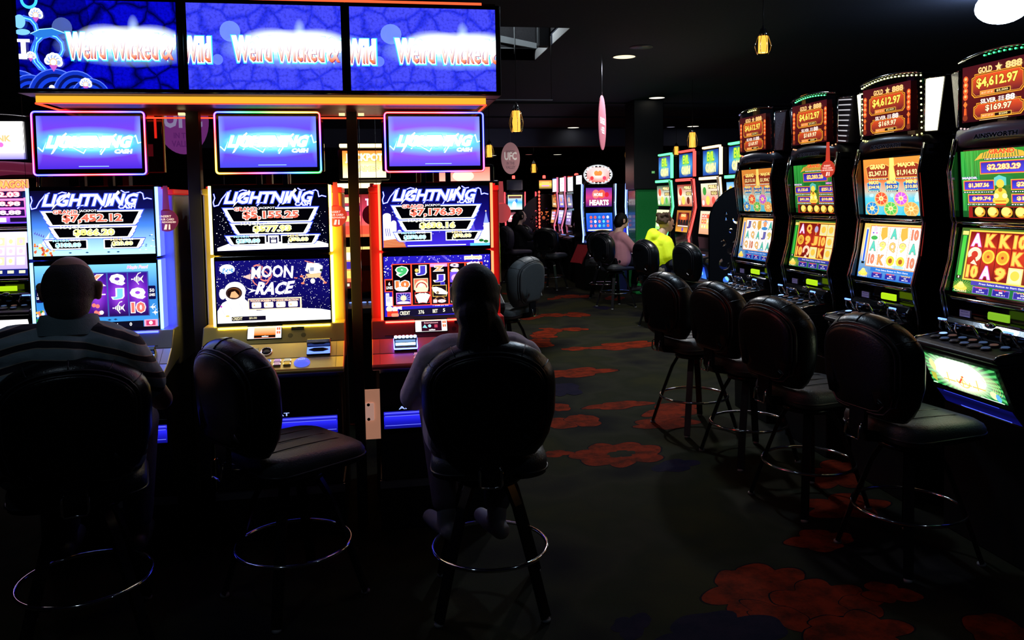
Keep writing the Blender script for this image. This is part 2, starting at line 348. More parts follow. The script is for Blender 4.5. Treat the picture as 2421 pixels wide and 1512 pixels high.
def art_moon():
    a=Art(355,130,1610,830,.515,.290); a.vgrad(355,130,1610,830,[(130,C(18,14,110)),(500,C(14,10,95)),(830,C(6,4,50))])
    a.stars(358,132,1608,700,620,(1.6,4.2),W_,11)
    a.poly([(790,700),(1000,688),(1300,690),(1500,705),(1610,728),(1610,830),(560,830),(560,800),(790,790)],C(255,255,255,1.6))
    a.circ(482,222,84,C(235,245,255,1.4),55)
    for i in range(16): a.circ(482+R.uniform(-62,62),248+R.uniform(-30,18),R.uniform(5,13),C(90,150,235,1.2),n=8)
    for x0,y0,x1,y1 in((700,185,930,330),(790,180,1000,400)): a.ring((x0+x1)/2,(y0+y1)/2,62,78,C(225,120,110,1.3),k=1.05)
    a.ring(845,330,85,97,C(225,120,110,1.3)); a.poly([(650,310),(740,280),(745,350),(690,330)],C(240,180,170,1.3))
    a.text('MOON',745,205,1205,345,C(255,255,255,1.6),C(30,20,120,1),.03,.045,.1,16); a.text('RACE',800,370,1200,515,C(255,255,255,1.6),C(30,20,120,1),.04,.045,.35,-12)
    a.poly([(690,440),(800,470),(700,500),(740,470)],W_); a.text('TM',1212,335,1250,352,C(240,120,90,1.3))
    # astronaut
    a.circ(560,470,118,C(255,255,255,1.6),105); a.circ(560,540,108,C(255,255,255,1.6),60); a.circ(425,500,38,W_,60); a.poly([(360,830),(362,690),(420,600),(480,570),(660,560),(740,640),(790,700),(790,830)],C(255,255,255,1.6))
    a.circ(548,492,90,C(110,60,25),72); a.circ(540,500,70,C(30,12,8),56); a.poly([(500,540),(520,480),(560,470),(600,520),(590,550)],C(235,170,120,1.2)); a.ring(548,492,72,90,C(60,40,40),k=.8)
    for q in([(470,600),(520,680)],[(600,610),(640,690)],[(400,640),(440,740)]): a.line(q,5,C(190,190,215))
    a.circ(405,640,12,C(190,80,190,1.1)); a.circ(470,750,22,C(240,200,120,1.2),12)
    # lander
    a.poly([(1365,175),(1480,180),(1540,215),(1520,290),(1400,300),(1340,260)],C(255,255,255,1.5)); a.poly([(1345,300),(1520,295),(1500,345),(1370,345)],C(245,190,140,1.2))
    for q in([(1350,320),(1315,400)],[(1510,330),(1560,400)],[(1370,340),(1320,350),(1300,320)],[(1500,345),(1540,380)]): a.line(q,9,C(245,180,140,1.3))
    for x,y in((1310,405),(1560,405),(1300,325)): a.circ(x,y,20,C(245,120,90,1.3),11)
    a.circ(1422,382,26,C(255,250,225,1.4),30); a.rect(1395,225,1440,270,C(150,160,190)); a.circ(1520,262,16,C(40,60,60)); a.line([(1340,150),(1440,180)],8,C(240,130,110,1.2)); a.rect(1370,250,1385,300,C(90,90,120))
    # credit window, boxes
    a.rect(700,560,1290,690,C(250,220,180,1.3)); a.rect(710,572,1272,678,C(25,15,85))
    a.text('TOUCH SCREEN TO MAKE SELECTION',722,578,1255,598,C(245,150,80,1.3),W_,.03,.04)
    for x in(738,872,1006,1142): a.poly(rrect(x,x+104,604,668,14),C(250,235,215,1.4)); a.poly([(x+18,640),(x+30,625),(x+38,650)],C(235,180,90))
    a.rect(515,758,888,808,C(16,12,34)); a.text('CREDIT',522,764,632,798,C(235,225,180,1.2)); a.text('$0.00',705,768,790,795,C(225,215,170,1.1))
    return a
def art_city_reels():
    a=Art(335,75,1505,745,.515,.290); a.vgrad(335,75,1505,745,[(75,C(40,30,190,1.1)),(300,C(28,20,150)),(745,C(40,30,200,1.1))])
    a.stars(338,78,1500,150,46,(3,6),W_,2); a.stars(338,150,425,460,26,(3,6),W_,4); a.stars(1425,150,1500,700,40,(3,6),W_,6)
    for q in([(470,150),(510,85),(540,85),(500,150)],[(700,140),(750,78),(770,78),(730,150)],[(900,140),(820,78),(850,78),(940,140)],[(1030,140),(960,75),(1000,75),(1060,140)]): a.poly(q,C(120,100,240,1,.6))
    RD=C(255,70,40,1.5); a.rect(420,158,1420,632,RD); a.rect(430,168,1410,622,C(6,3,8))
    for x in(632,840,1040,1225): a.rect(x-8,160,x+8,630,RD)
    a.text('9',470,190,590,300,C(70,190,110,1.1),W_,.06,.06); a.text('10',458,345,608,430,C(235,120,60,1.2),W_,.06,.06); a.circ(525,438,70,C(255,245,225,1.5),24)
    a.rect(462,480,620,608,C(235,140,235,1.2)); a.rect(470,488,612,600,C(60,40,150))
    for i in range(9): a.line([(541,560),(541+75*math.cos(math.pi*(1+i/8)),560+75*math.sin(math.pi*(1+i/8)))],6,C(140,170,255,1.2))
    a.circ(541,540,32,C(255,200,170,1.4)); a.circ(541,590,70,W_,14)
    a.text('J',690,185,785,290,C(70,60,200,1.1),W_,.06,.06); a.circ(690,235,20,C(250,190,90,1.3))
    a.rect(655,325,812,452,C(250,220,180,1.3)); a.rect(662,332,806,446,C(235,120,90,1.1)); a.circ(740,430,75,C(255,215,180,1.3),85); a.ring(740,430,50,62,C(190,40,40),a0=180,a1=360); a.circ(735,400,22,C(255,245,235,1.5))
    a.rect(665,478,828,600,C(230,50,40,1.1)); a.rect(672,485,820,594,C(20,5,8))
    for k,(dx,an) in enumerate(((-30,-.4),(-8,-.15),(15,.15),(38,.45))):
        c_,s_=math.cos(an),math.sin(an); a.poly([(745+dx+x*c_-y*s_,545+x*s_+y*c_) for x,y in((-32,-50),(32,-50),(32,50),(-32,50))],C(255,255,255,1.5))
    a.rect(838,165,1025,200,C(250,150,240,1.3)); a.text('Z',880,190,985,250,C(240,170,120,1.2),W_,.06,.06); a.text('J',885,290,985,370,C(80,60,210,1.1),W_,.06,.06); a.text('J',930,375,990,440,C(50,40,190),C(120,110,240),.06,.04)
    a.rect(860,405,1015,535,C(235,200,90,1.2)); a.rect(866,411,1009,529,C(20,10,14)); a.poly([(852,430),(900,425),(960,445),(1025,490),(1018,515),(900,505),(862,470)],C(255,245,215,1.5)); a.circ(915,490,16,C(150,120,90)); a.ring(940,600,60,72,C(170,120,70),a0=190,a1=330); a.text('10',870,568,1000,604,W_,C(240,150,150,1.2),.06,.05)
    a.text('Q',1060,168,1150,210,W_,C(200,160,240),.05,.06); a.text('8',1065,225,1150,300,W_,C(240,190,120,1.2),.06,.05); a.rect(1055,262,1210,380,C(120,80,230,1.1)); a.circ(1110,330,40,C(255,170,240,1.3)); a.rect(1060,400,1210,520,C(50,15,120)); a.poly([(1070,420),(1110,410),(1105,505),(1075,500)],C(240,60,60,1.2)); a.rect(1062,550,1200,605,C(240,230,190,1.3))
    for k in range(3): a.poly([(1240+k*38,170+k*4),(1300+k*38,150),(1325+k*38,205),(1262+k*38,215)],C(255,240,245,1.5))
    a.rect(1215,88,1412,128,C(255,235,200,1.5)); a.text('HIGH STAKES',1228,96,1400,118,C(230,150,60),None,.02); a.poly([(1290,88),(1300,65),(1312,88)],W_)
    a.rect(340,322,430,466,RD); a.rect(352,334,428,456,C(22,4,4)); a.text('6',380,355,402,392,W_); a.text('LINES',358,402,425,434,W_)
    for x,t in((350,480),(385,520)): a.rect(x,t,x+36,620,W_)
    for i in range(3): a.line([(360+i*14,500),(366+i*14,580)],5,C(70,60,200))
    a.circ(385,655,34,C(255,220,190,1.4)); a.circ(445,660,30,C(255,240,200,1.4)); a.rect(360,680,480,740,C(220,60,40,1.1)); a.poly(rrect(405,485,705,742,14),C(255,140,110,1.3)); a.poly([(440,640),(520,630),(520,670)],C(235,235,255,1.3))
    a.poly([(485,668),(1505,640),(1505,720),(485,745)],C(8,8,40)); a.text('1 credit per line',860,628,1030,642,W_)
    a.text('CREDIT',497,685,607,728,C(250,245,215,1.3)); a.text('376',700,680,762,722,C(250,245,215,1.3)); a.text('BET',855,675,910,715,C(250,245,215,1.3)); a.text('5',968,670,992,708,C(250,245,215,1.3)); a.text('WIN',1072,668,1135,708,C(250,245,215,1.3))
    return a
def art_topper(tint,seed):
    a=Art(0,0,100,54,.435,.235); a.vgrad(0,0,100,54,[(0,C(*tint[0],1.1)),(14,C(*tint[1],1.15)),(30,C(*tint[2],1.25)),(40,C(*tint[1],1.1)),(54,C(*tint[3],1.1))])
    a.halo(50,27,66,17,C(90,220,255,1.5,.95),.45); a.halo(50,26.5,47,10,C(215,245,255,1.6,.9),.5)
    for x in(0,100): a.halo(x,20,7,32,C(130,170,255,1.2,.6))
    for pts in([(1,32),(5,36),(9,27),(14,22)],[(90,24),(95,20),(97,28),(100,27)],[(24,35),(30,30),(44,38),(47,33)],[(60,37),(64,30),(70,32)]): a.line(pts,1.6,C(110,235,255,1.5)); a.line(pts,.8,C(255,255,255,1.8))
    for d,c in((2.0,C(80,225,255,1.5)),(0,C(255,255,255,2.0))):
        a.text('LIGHTNING',10-d/2,20-d/2,91+d/2,33+d/2,c,None,.07,.05,.35)
        a.poly([(15-d,38),(13,39),(20,24),(28,17),(29-d*.3,18)],c); a.poly([(60-d*.5,39),(61,40),(68,24),(76,18),(77,19)],c)
    a.text('CASH',74,34,91,38.5,W_,C(150,200,255,1.5),.06,.06,.2)
    a.rect(39,51.2,68,51.9,C(150,200,255,1.3))
    return a
# ------------------------------------------------------------------ left bank machine
LEDS={'blue':((.22,.50,1),(.03,.045,1)),'gold':((1,.93,.42),(1,.72,.05)),'red':((1,.16,.06),(1,.05,.03))}
def ring_colours(cols):      # cols repeat round the frame
    def f(t):
        n=len(cols); k=t*n; i=int(k)%n; u=k-int(k); u=u*u*(3-2*u); A,B=cols[i],cols[(i+1)%n]; return tuple(A[j]+(B[j]-A[j])*u for j in range(4))
    return f
def light_frame(parent,w,h,t,colf,loc,rot=(0,0,0)):
    """glowing tube round a display: rounded channel with a bright core"""
    pts=rrect(-w/2,w/2,-h/2,h/2,.014,4); n=len(pts); P=[]
    for i in range(n):
        a,b=Vector(pts[i]),Vector(pts[(i+1)%n]); L=(b-a).length; k=max(1,int(L/.02))
        for j in range(k): P.append(a+(b-a)*j/k)
    N=len(P); v=[];f=[];cols=[]
    prof=((-1,0,.7),(-.6,-.7,1.4),(-.25,-1,3),(.25,-1,3),(.6,-.7,1.4),(1,0,.7))
    for i,p in enumerate(P):
        tg=(P[(i+1)%N]-P[i-1]).normalized(); nr=Vector((tg.y,-tg.x)); c=colf(i/N)
        for u,y,k in prof:
            q=p+nr*u*t/2; v.append((q.x,y*t*.35,q.y)); wm=.30 if k>2 else 0; cols.append((c[0]*k+wm*2,c[1]*k+wm*2,c[2]*k+wm*2,1))
    m=len(prof)
    for i in range(N):
        j=(i+1)%N
        for k in range(m-1): f.append((i*m+k,j*m+k,j*m+k+1,i*m+k+1))
        f.append((i*m+m-1,j*m+m-1,j*m,i*m))
    me=bpy.data.meshes.new('light_frame'); me.from_pydata(v,[],f); me.materials.append(M_ART); a=me.color_attributes.new('Col','FLOAT_COLOR','POINT')
    a.data.foreach_set('color',[x for c in cols for x in c]); me.update()
    o=bpy.data.objects.new('light_frame',me); return link(o,parent,loc,rot)
def disc(mb,x,y,z,r,h,T=None,m=0,n=18): mb.lathe([(0.001,0),(r,0),(r,h*.7),(r*.86,h),(.001,h)],n,(x,y,z),m,T)
def deckA():     # (y,z) profile of the sloping player panel
    return [(.0,1.045),(-.048,.965),(-.13,.908),(-.215,.876)]
def on_deck(seg,t,off=0.0):
    P=deckA(); a,b=P[seg],P[seg+1]; y=a[0]+(b[0]-a[0])*t; z=a[1]+(b[1]-a[1])*t
    d=Vector((0,b[0]-a[0],b[1]-a[1])).normalized(); n=Vector((1,0,0)).cross(d); n=-n if n.z<0 and n.y>0 else n
    if n.y>0: n=-n
    return y,z,d,n
def deck_T(x,seg,t,off=0):      # local frame: x right, y up the slope, z out of the panel
    y,z,d,n=on_deck(seg,t); up_=-d; X=Vector((1,0,0)); Z=X.cross(up_)
    m=Matrix(((X.x,up_.x,Z.x),(X.y,up_.y,Z.y),(X.z,up_.z,Z.z))).to_4x4()
    return Matrix.Translation(Vector((x,y,z))+Z*off)@m
def bankA(name,label,x,body,led,arts,topper,ring,mirror=1,lit_bill=False):
    t=thing('slot_machine',label,'slot machine',(x,3.85,0),0,'slot machines of the illuminated left bank')
    c1,c2=LEDS[led]; L1=glow('led_core_'+led,c1,3.6 if led!='gold' else 2.8); L2=glow('led_wash_'+led,c2,{'blue':5,'gold':5,'red':4.5}[led])
    mb=MB(); mb.box(-.322,.322,.10,.42,.86,1.665); mb.box(-.322,-.27,.06,.11,1.66,1.69); 
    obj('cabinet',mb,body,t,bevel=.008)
    mb=MB(); mb.box(-.322,.322,.10,.42,1.666,1.69,0); mb.box(-.30,.30,.07,.12,1.69,1.70,0); obj('cabinet_cap',mb,mat('red_plastic_cap',(.5,.02,.02),.3,em=(.35,.01,.008)),t,bevel=.004)
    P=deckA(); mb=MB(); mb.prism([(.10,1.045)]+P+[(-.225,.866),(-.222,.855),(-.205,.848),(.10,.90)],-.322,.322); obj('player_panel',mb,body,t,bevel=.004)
    mb=MB(); mb.prism([(-.205,.848),(-.12,.82),(-.01,.79),(0,.70),(0,.26),(.42,.26),(.42,.86),(.1,.9)],-.292,.292); obj('base_cabinet',mb,BLM,t,bevel=.006)
    mb=MB()
    for s_,tt in((0,.985),(1,.98)): mb.box(-.318,.318,-.0008,.0008,0,.0012,0,deck_T(0,s_,tt))
    for sx in(-.285,.285): mb.box(sx-.0006,sx+.0006,-.045,.045,0,.0012,0,deck_T(0,1,.5)); mb.box(sx-.0006,sx+.0006,-.04,.04,0,.0012,0,deck_T(0,2,.5))
    obj('panel_seam',mb,BLM,t)
    mb=MB(); mb.box(-.02,.02,-.0015,.0015,0,.002,0,deck_T(-.24,0,.86)); mb.box(-.02,.02,-.0015,.0015,0,.002,0,deck_T(.24,0,.86)); obj('door_pull',mb,CHR,t)
    # screens
    for k,(z0,z1) in enumerate(((1.378,1.706),(1.042,1.373))):
        mb=MB(); mb.prismy(rrect(-.264,.264,z0,z1,.008),.0,.10); obj('screen_housing',mb,BLK,t,bevel=.003)
        arts[k].build('upper_screen' if k==0 else 'lower_screen',t,(0,-.001,(z0+z1)/2))
        for sx in(-1,1):
            mb=MB(); mb.box(sx*.271-.005,sx*.271+.005,-.002,.012,z0+.006,z1-.006,0); mb.box(sx*.271-.004,sx*.271+.004,.012,.094,z0+.006,z1-.006,1); obj('light_strip',mb,[L1,L2],t,bevel=0)
    mb=MB(); mb.box(-.255,.255,-.010,-.0005,1.034,1.0405,0); obj('light_strip',mb,[glow('under_strip_'+led,c2,13)],t)
    # topper
    mb=MB(); mb.prismy(rrect(-.238,.238,-.143,.143,.016),0,.035); tp=obj('topper',mb,BLK,t,(0,0,1.897),(math.radians(-1),0,0),bevel=.003)
    topper.build('topper_screen',tp,(0,-.002,.004)); light_frame(tp,.470,.280,.011,ring,(0,-.002,0))
    for sx in(-.055,.065):
        mb=MB(); mb.box(sx-.012,sx+.012,.04,.075,1.70,1.92); obj('topper_post',mb,BLM,t,bevel=.002)
    # things on the player panel
    mb=MB(); mb.box(-.079,.079,-.034,.034,0,.004,0,deck_T(-.045 if mirror>0 else -.038,0,.40)); obj('player_display_frame',mb,BLK,t)
    T=deck_T(-.045 if mirror>0 else -.038,0,.40,.0045)
    a=Art(0,0,100,38,.152,.060); a.rect(0,0,100,38,C(250,245,240,1.3))
    if led!='red': a.vgrad(19,4,83,37,[(4,C(250,210,160,1.2)),(26,C(230,120,40,1.1)),(37,C(190,60,20))]); a.rect(19,28,83,35,C(20,10,10)); a.text('cashless',42,29,62,34,W_)
    else: a.rect(19,4,83,37,C(50,10,30)); a.text('Entertainment',28,7,72,12,C(240,180,190,1.1)); a.circ(45,20,5,C(160,220,240,1.2)); a.poly([(22,25),(30,15),(38,27)],C(140,220,230,1.1)); a.rect(60,16,70,26,C(190,60,90)); a.text('cashless',42,30,62,35,W_)
    for i in range(2):
        for j in range(2): a.rect(86+i*6,5+j*12,91+i*6,13+j*12,C(235,110,70,1.2))
    o=a.build('player_display',t,(0,0,0)); o.matrix_local=T@Matrix.Rotation(math.radians(-90),4,'X')
    mx=1
    mb=MB(); T=deck_T(.105,0,.22); mb.box(-.029,.029,-.009,.009,0,.003,0,T); obj('card_slot',mb,BLM,t)
    for sx in(.072,.132):
        mb=MB(); T=deck_T(sx,0,.6)
        for i in range(-3,4):
            for j in range(-3,4):
                if abs(i)+abs(j)<5 and (i+j)%2==0: mb.box(i*.0032-.0012,i*.0032+.0012,j*.0032-.0012,j*.0032+.0012,0,.0012,0,T)
        obj('speaker_grille',mb,BLM,t)
    T=deck_T(-.03*mirror,1,.52); mb=MB(); mb.lathe([(.019,-.002),(.026,0),(.027,.005),(.022,.005),(.019,-.002)],24,(0,0,0),0,T); obj('coin_ring',mb,CHR,t)
    mb=MB(); mb.lathe([(.0005,.0005),(.021,.0008),(.021,.002),(.0005,.002)],20,(0,0,0),0,T); obj('coin_opening',mb,BLM,t)
    bx=.205*mirror; T=deck_T(bx if mirror>0 else -.165,1,.5)
    b=MB(); b.box(-.054,.054,-.040,.036,0,.010,0,T); b.box(-.054,.054,.008,.036,.010,.034,0,T); bo=obj('bill_acceptor',b,BLK,t,bevel=.003)
    bl=glow('bill_light_blue',(.12,.22,1),2.2); bl2=glow('bill_light_white',(.30,.55,1),9)
    b=MB()
    if lit_bill:
        for i in range(6): b.lathe([(.001,0),(.008,0),(.008,.004),(.001,.006)],10,(-.045+i*.018,.022,.034),0,T)
        b.box(-.047,.047,-.008,.004,.010,.014,0,T); obj('bill_light',b,bl2,bo); b=MB(); b.box(-.054,.054,-.036,-.030,.010,.013,0,T); b.box(-.056,-.052,-.03,.03,.010,.02,0,T); b.box(.052,.056,-.03,.03,.010,.02,0,T); obj('bill_light',b,glow('bill_light_deep',(.06,.10,1),14),bo)
    else:
        b.box(-.052,.052,-.038,.004,.010,.012,0,T); obj('bill_light',b,bl,bo); b=MB(); b.tube([(-.04,-.016,.013),(-.02,-.010,.013),(.02,-.010,.013),(.04,-.016,.013),(.02,-.021,.013),(-.02,-.021,.013)],.006,6,True,0,T); obj('note_slot',b,BLM,bo)
    if mirror>0:
        b=MB(); T2=deck_T(-.17,1,.45); b.box(-.03,.03,-.015,.015,0,.006,0,T2); o=obj('ticket_slot',b,BLK,t); b=MB(); b.box(-.026,.026,-.010,.010,.006,.0066,0,T2); obj('ticket_light',b,bl,o)
        b=MB(); T2=deck_T(-.105,1,.42); b.box(-.038,.038,-.015,.015,0,.001,0,T2); lb=obj('notice_plate',b,mat('grey_plate',(.3,.28,.2),.5),t)
        a=Art(0,0,100,40,.074,.028); a.rect(0,0,100,40,C(120,112,80)); a.text('IMPORTANT',20,6,80,14,C(40,36,20)); a.text('COINS ARE COLLECTED',8,20,92,28,C(40,36,20)); o=a.build('notice_print',lb,(0,0,0)); o.matrix_local=deck_T(-.105,1,.42,.0012)@Matrix.Rotation(math.radians(-90),4,'X')
    bc=[(150,190,230),(110,130,220),(225,170,230),(230,220,190),(190,200,235),(170,190,240),(230,180,200),(240,190,60)]
    xs=[-.062,-.018,.026,.070] if mirror>0 else [-.115,-.070]
    k=0
    for row,tt in((0,.30),(1,.62)):
        for xx in xs:
            T=deck_T(xx,2,tt); b=MB(); b.box(-.017,.017,-.010,.010,0,.009,0,T); bt=obj('button',b,CHR,t,bevel=.003)
            cc=bc[k%8] if led!='red' else (240,150,190); b=MB(); b.box(-.013,.013,-.007,.007,.009,.0125,0,T); obj('button_cap',b,glow('cap_%d_%s'%(k%8,led=='red'),[lin(q/255) for q in cc],.7),bt); k+=1
    if mirror>0:
        T=deck_T(.135,2,.5); b=MB(); b.lathe([(.001,0),(.036,0),(.036,.004),(.030,.012),(.018,.018),(.001,.020)],24,(0,0,0),0,T); bt=obj('play_button',b,glow('play_blue',(.10,.14,.9),1.1),t)
        a=Art(0,0,100,40,.035,.012); a.text('PLAY',5,5,95,35,C(170,190,255,1.2)); o=a.build('play_print',bt,(0,0,0)); o.matrix_local=deck_T(.135,2,.5,.0205)@Matrix.Rotation(math.radians(-90),4,'X')
    # lower door with a blue lit window and the maker's lettering
    b=MB(); b.box(-.28,.28,-.012,.002,.50,.63); dr=obj('lower_door',b,BLK,t,bevel=.004)
    a=Art(0,0,100,15,.55,.085); a.vgrad(0,0,100,15,[(0,C(16,16,120)),(2,C(60,60,255,1.1)),(3,C(20,20,150)),(5,C(40,40,240)),(9,C(24,24,190)),(15,C(12,12,110))])
    for y in(1.2,4,12): a.rect(1,y,99,y+.4,C(110,120,255,1.2))
    a.build('door_window',dr,(0,-.0125,.560))
    a=Art(0,0,160,12,.27,.019); a.text('ARISTOCRAT',4,1,156,11,C(150,170,255,1.3)); a.build('maker_lettering',dr,(-.075,-.0125,.618))
    b=MB(); b.box(-.30,.30,.02,.40,.0,.26); obj('plinth',b,BLM,t,bevel=.004)
    b=MB(); b.box(-.301,.301,.012,.020,.215,.255); obj('kick_strip',b,SIL,t)
    return t
# ------------------------------------------------------------------ pictures on the right bank's displays
GO=C(255,200,70,1.2)
def art_gold888(k=1.0,warm=1.0):
    a=Art(4,0,96,62,.46,.275); a.vgrad(0,0,100,62,[(0,C(70,18,26,k)),(30,C(90,22,24,k)),(62,C(50,10,18,k))])
    def plaque(x0,y0,x1,y1):
        c=4; q=lambda i:[(x0+c+i,y0+i),(x1-c-i,y0+i),(x1-c-i*.5,y0+c*.6+i),(x1-i,y0+c+i),(x1-i,y1-c-i),(x1-c-i,y1-i),(x0+c+i,y1-i),(x0+i,y1-c-i),(x0+i,y0+c+i),(x0+c+i*.5,y0+c*.6+i)]
        a.poly(q(0),C(235,150,40,k*1.1)); a.poly(q(.9),C(90,20,20,k)); a.poly(q(1.7),C(250,170,60,k)); 
        f=lambda x,y: tuple(C(225,80,35,k)[i]+(C(70,15,35,k)[i]-C(225,80,35,k)[i])*min(1,max(0,(y-y0)/(y1-y0))) for i in range(4)); a.poly(q(2.1),f)
    plaque(17,10,86,36); plaque(20,42,86,60)
    for i in range(4): 
        for x in(9,93): a.circ(x,14+i*6.5,3.4,C(240,90,40,k*1.1),3.8); a.circ(x,13.4+i*6.5,1.8,C(255,170,100,k*1.2),1.6)
    for x in(9,93): a.poly([(x,38),(x+3,42),(x,46),(x-3,42)],C(240,120,50,k)); a.poly([(x-1.5,46),(x+1.5,46),(x+2,54),(x-2,54)],C(230,90,40,k)); a.circ(x,57,3.5,C(130,50,30,k))
    a.text('GOLD',27,3.5,46,10.5,C(250,190,120,k*1.15),C(70,20,10),.05,.05); a.text('888',63,3,84,10.5,C(250,190,120,k*1.15),C(70,20,10),.05,.05)
    s=[(54.5+5*math.sin(i*math.pi/5)*(1 if i%2==0 else .45),7-5*math.cos(i*math.pi/5)*(1 if i%2==0 else .45)) for i in range(10)]; a.poly(s,C(250,190,120,k*1.2))
    a.text('$4,612.97',25,15,79,27,C(255,215,90,k*1.25),C(150,60,10),.03,.05)
    a.rect(30,29.5,70,34.5,C(245,180,70,k)); a.rect(30.8,30.2,49,33.9,C(235,110,50,k)); a.rect(49.5,30.2,69.2,33.9,C(40,15,15)); a.text('MUST HIT BY',32,31,48,33,C(255,220,150,k)); a.text('$5,000',52,30.8,67,33.3,C(255,225,150,k))
    a.text('SILVER',31,38.5,52,43.5,C(240,215,205,k*1.15),C(70,20,20),.04,.05)
    for i in range(3): a.line([(55,39+i*1.8),(62,39+i*1.8)],.8,C(240,220,215,k)); 
    a.line([(56.5,38.5),(56,43.5)],.8,C(240,220,215,k)); a.line([(60.5,38.5),(61,43.5)],.8,C(240,220,215,k)); a.text('88',64,37.5,76,44,C(240,215,205,k*1.15),C(70,20,20),.05,.05)
    a.text('$169.97',38,45.5,72,53,C(250,215,170,k*1.25),C(120,40,10),.03,.05)
    a.rect(32,55,72,59.2,C(245,180,70,k)); a.rect(32.8,55.6,50,58.7,C(235,110,50,k)); a.rect(50.5,55.6,71.2,58.7,C(40,15,15)); a.text('MUST HIT BY',34,56.2,49,58,C(255,220,150,k)); a.text('$200',56,56,67,58.3,C(255,225,150,k))
    a.rect(30,61.2,68,61.7,C(255,210,140,k*1.2)); return a
def dashes(a,x0,x1,y,col=(255,255,255)):
    a.rect(x0,y-.9,x1,y+.9,C(20,20,60)); x=x0+1
    while x<x1-2: w_=R.uniform(1,3.6); a.rect(x,y-.5,x+w_,y+.5,C(*col,1.1)); x+=w_+1.1
def art_dragon_up(amt,k=1.0):
    a=Art(0,0,100,80,.50,.308); a.vgrad(0,0,100,80,[(0,C(40,150,50,k)),(40,C(30,110,45,k)),(80,C(20,80,35,k))])
    for i in range(26): x=R.uniform(0,22); a.line([(x,0),(x+R.uniform(-3,3),72)],R.uniform(.3,.8),C(70,190,80,k,.6))
    for i in range(9): x=R.uniform(88,100); a.line([(x,0),(x,72)],.5,C(70,190,80,k,.6))
    a.poly([(18,12),(26,4),(34,2),(66,2),(74,4),(82,12),(74,10),(26,10)],C(235,170,60,k*1.1)); 
    for i in range(14): a.line([(30+i*3,3),(28+i*3.2,9)],1,C(40,120,60,k))
    a.text('GRAND',36,0,66,5.5,C(240,80,40,k*1.1),C(255,200,90,k*1.2),.05,.05); dashes(a,30,82,11)
    def box(x0,y0,x1,y1,t,h=0): a.rect(x0-1.6,y0-1.6,x1+1.6,y1+1.6,C(240,170,70,k*1.15)); a.rect(x0-.8,y0-.8,x1+.8,y1+.8,C(210,50,50,k)); a.vgrad(x0,y0,x1,y1,[(y0,C(40,40,170,k)),(y1,C(70,70,220,k))]); a.text(t,x0+(x1-x0)*.14,y0+(y1-y0)*.18,x1-(x1-x0)*.14,y1-(y1-y0)*.18,C(255,225,150,k*1.25),C(220,110,30,k),.04,.05)
    box(27,15,80,27,amt[0]); a.text('MAJOR',3,31,22,34.5,C(255,210,235,k*1.1),C(50,120,200,k),.04,.05); a.text('MINOR',78,30,97,33.5,C(255,150,230,k*1.1),C(120,60,190,k),.04,.05)
    box(6,37,41,46,amt[1]); box(63,37,98,46,amt[2]); dashes(a,4,43,49.5); dashes(a,62,99,49.5)
    box(12,53.5,43,61,amt[3]); box(64,53.5,97,61,amt[4]); dashes(a,9,44,64); dashes(a,62,99,64)
    a.poly([(44,33),(50,30),(58,33),(58,42),(44,42)],C(100,200,190,k)); a.circ(51,40,4.6,GO,5); a.circ(51,51,7,GO,6); a.circ(51,59,9.5,GO,5.5); a.circ(46,54,3,C(255,235,150,k*1.3)); a.circ(56,54,3,C(255,235,150,k*1.3)); a.circ(51,47,2.4,C(190,120,30,k)); a.line([(45,60),(57,60)],1.1,C(190,110,30,k)); a.rect(45,63,57,65,C(210,60,40,k))
    a.rect(12,66,100,80,C(150,30,25,k)); a.rect(17,67.5,100,79,C(16,20,12))
    for i in range(5): a.circ(26+i*16,73,6.5,C(225,160,50,k*1.1),6); a.circ(25+i*16,72,5.2,C(255,225,110,k*1.25),5); a.poly([(27+i*16,76),(30+i*16,73),(31+i*16,75)],C(150,90,30)); a.line([(34+i*16,67.5),(34+i*16,79)],.7,C(120,30,20,k))
    return a
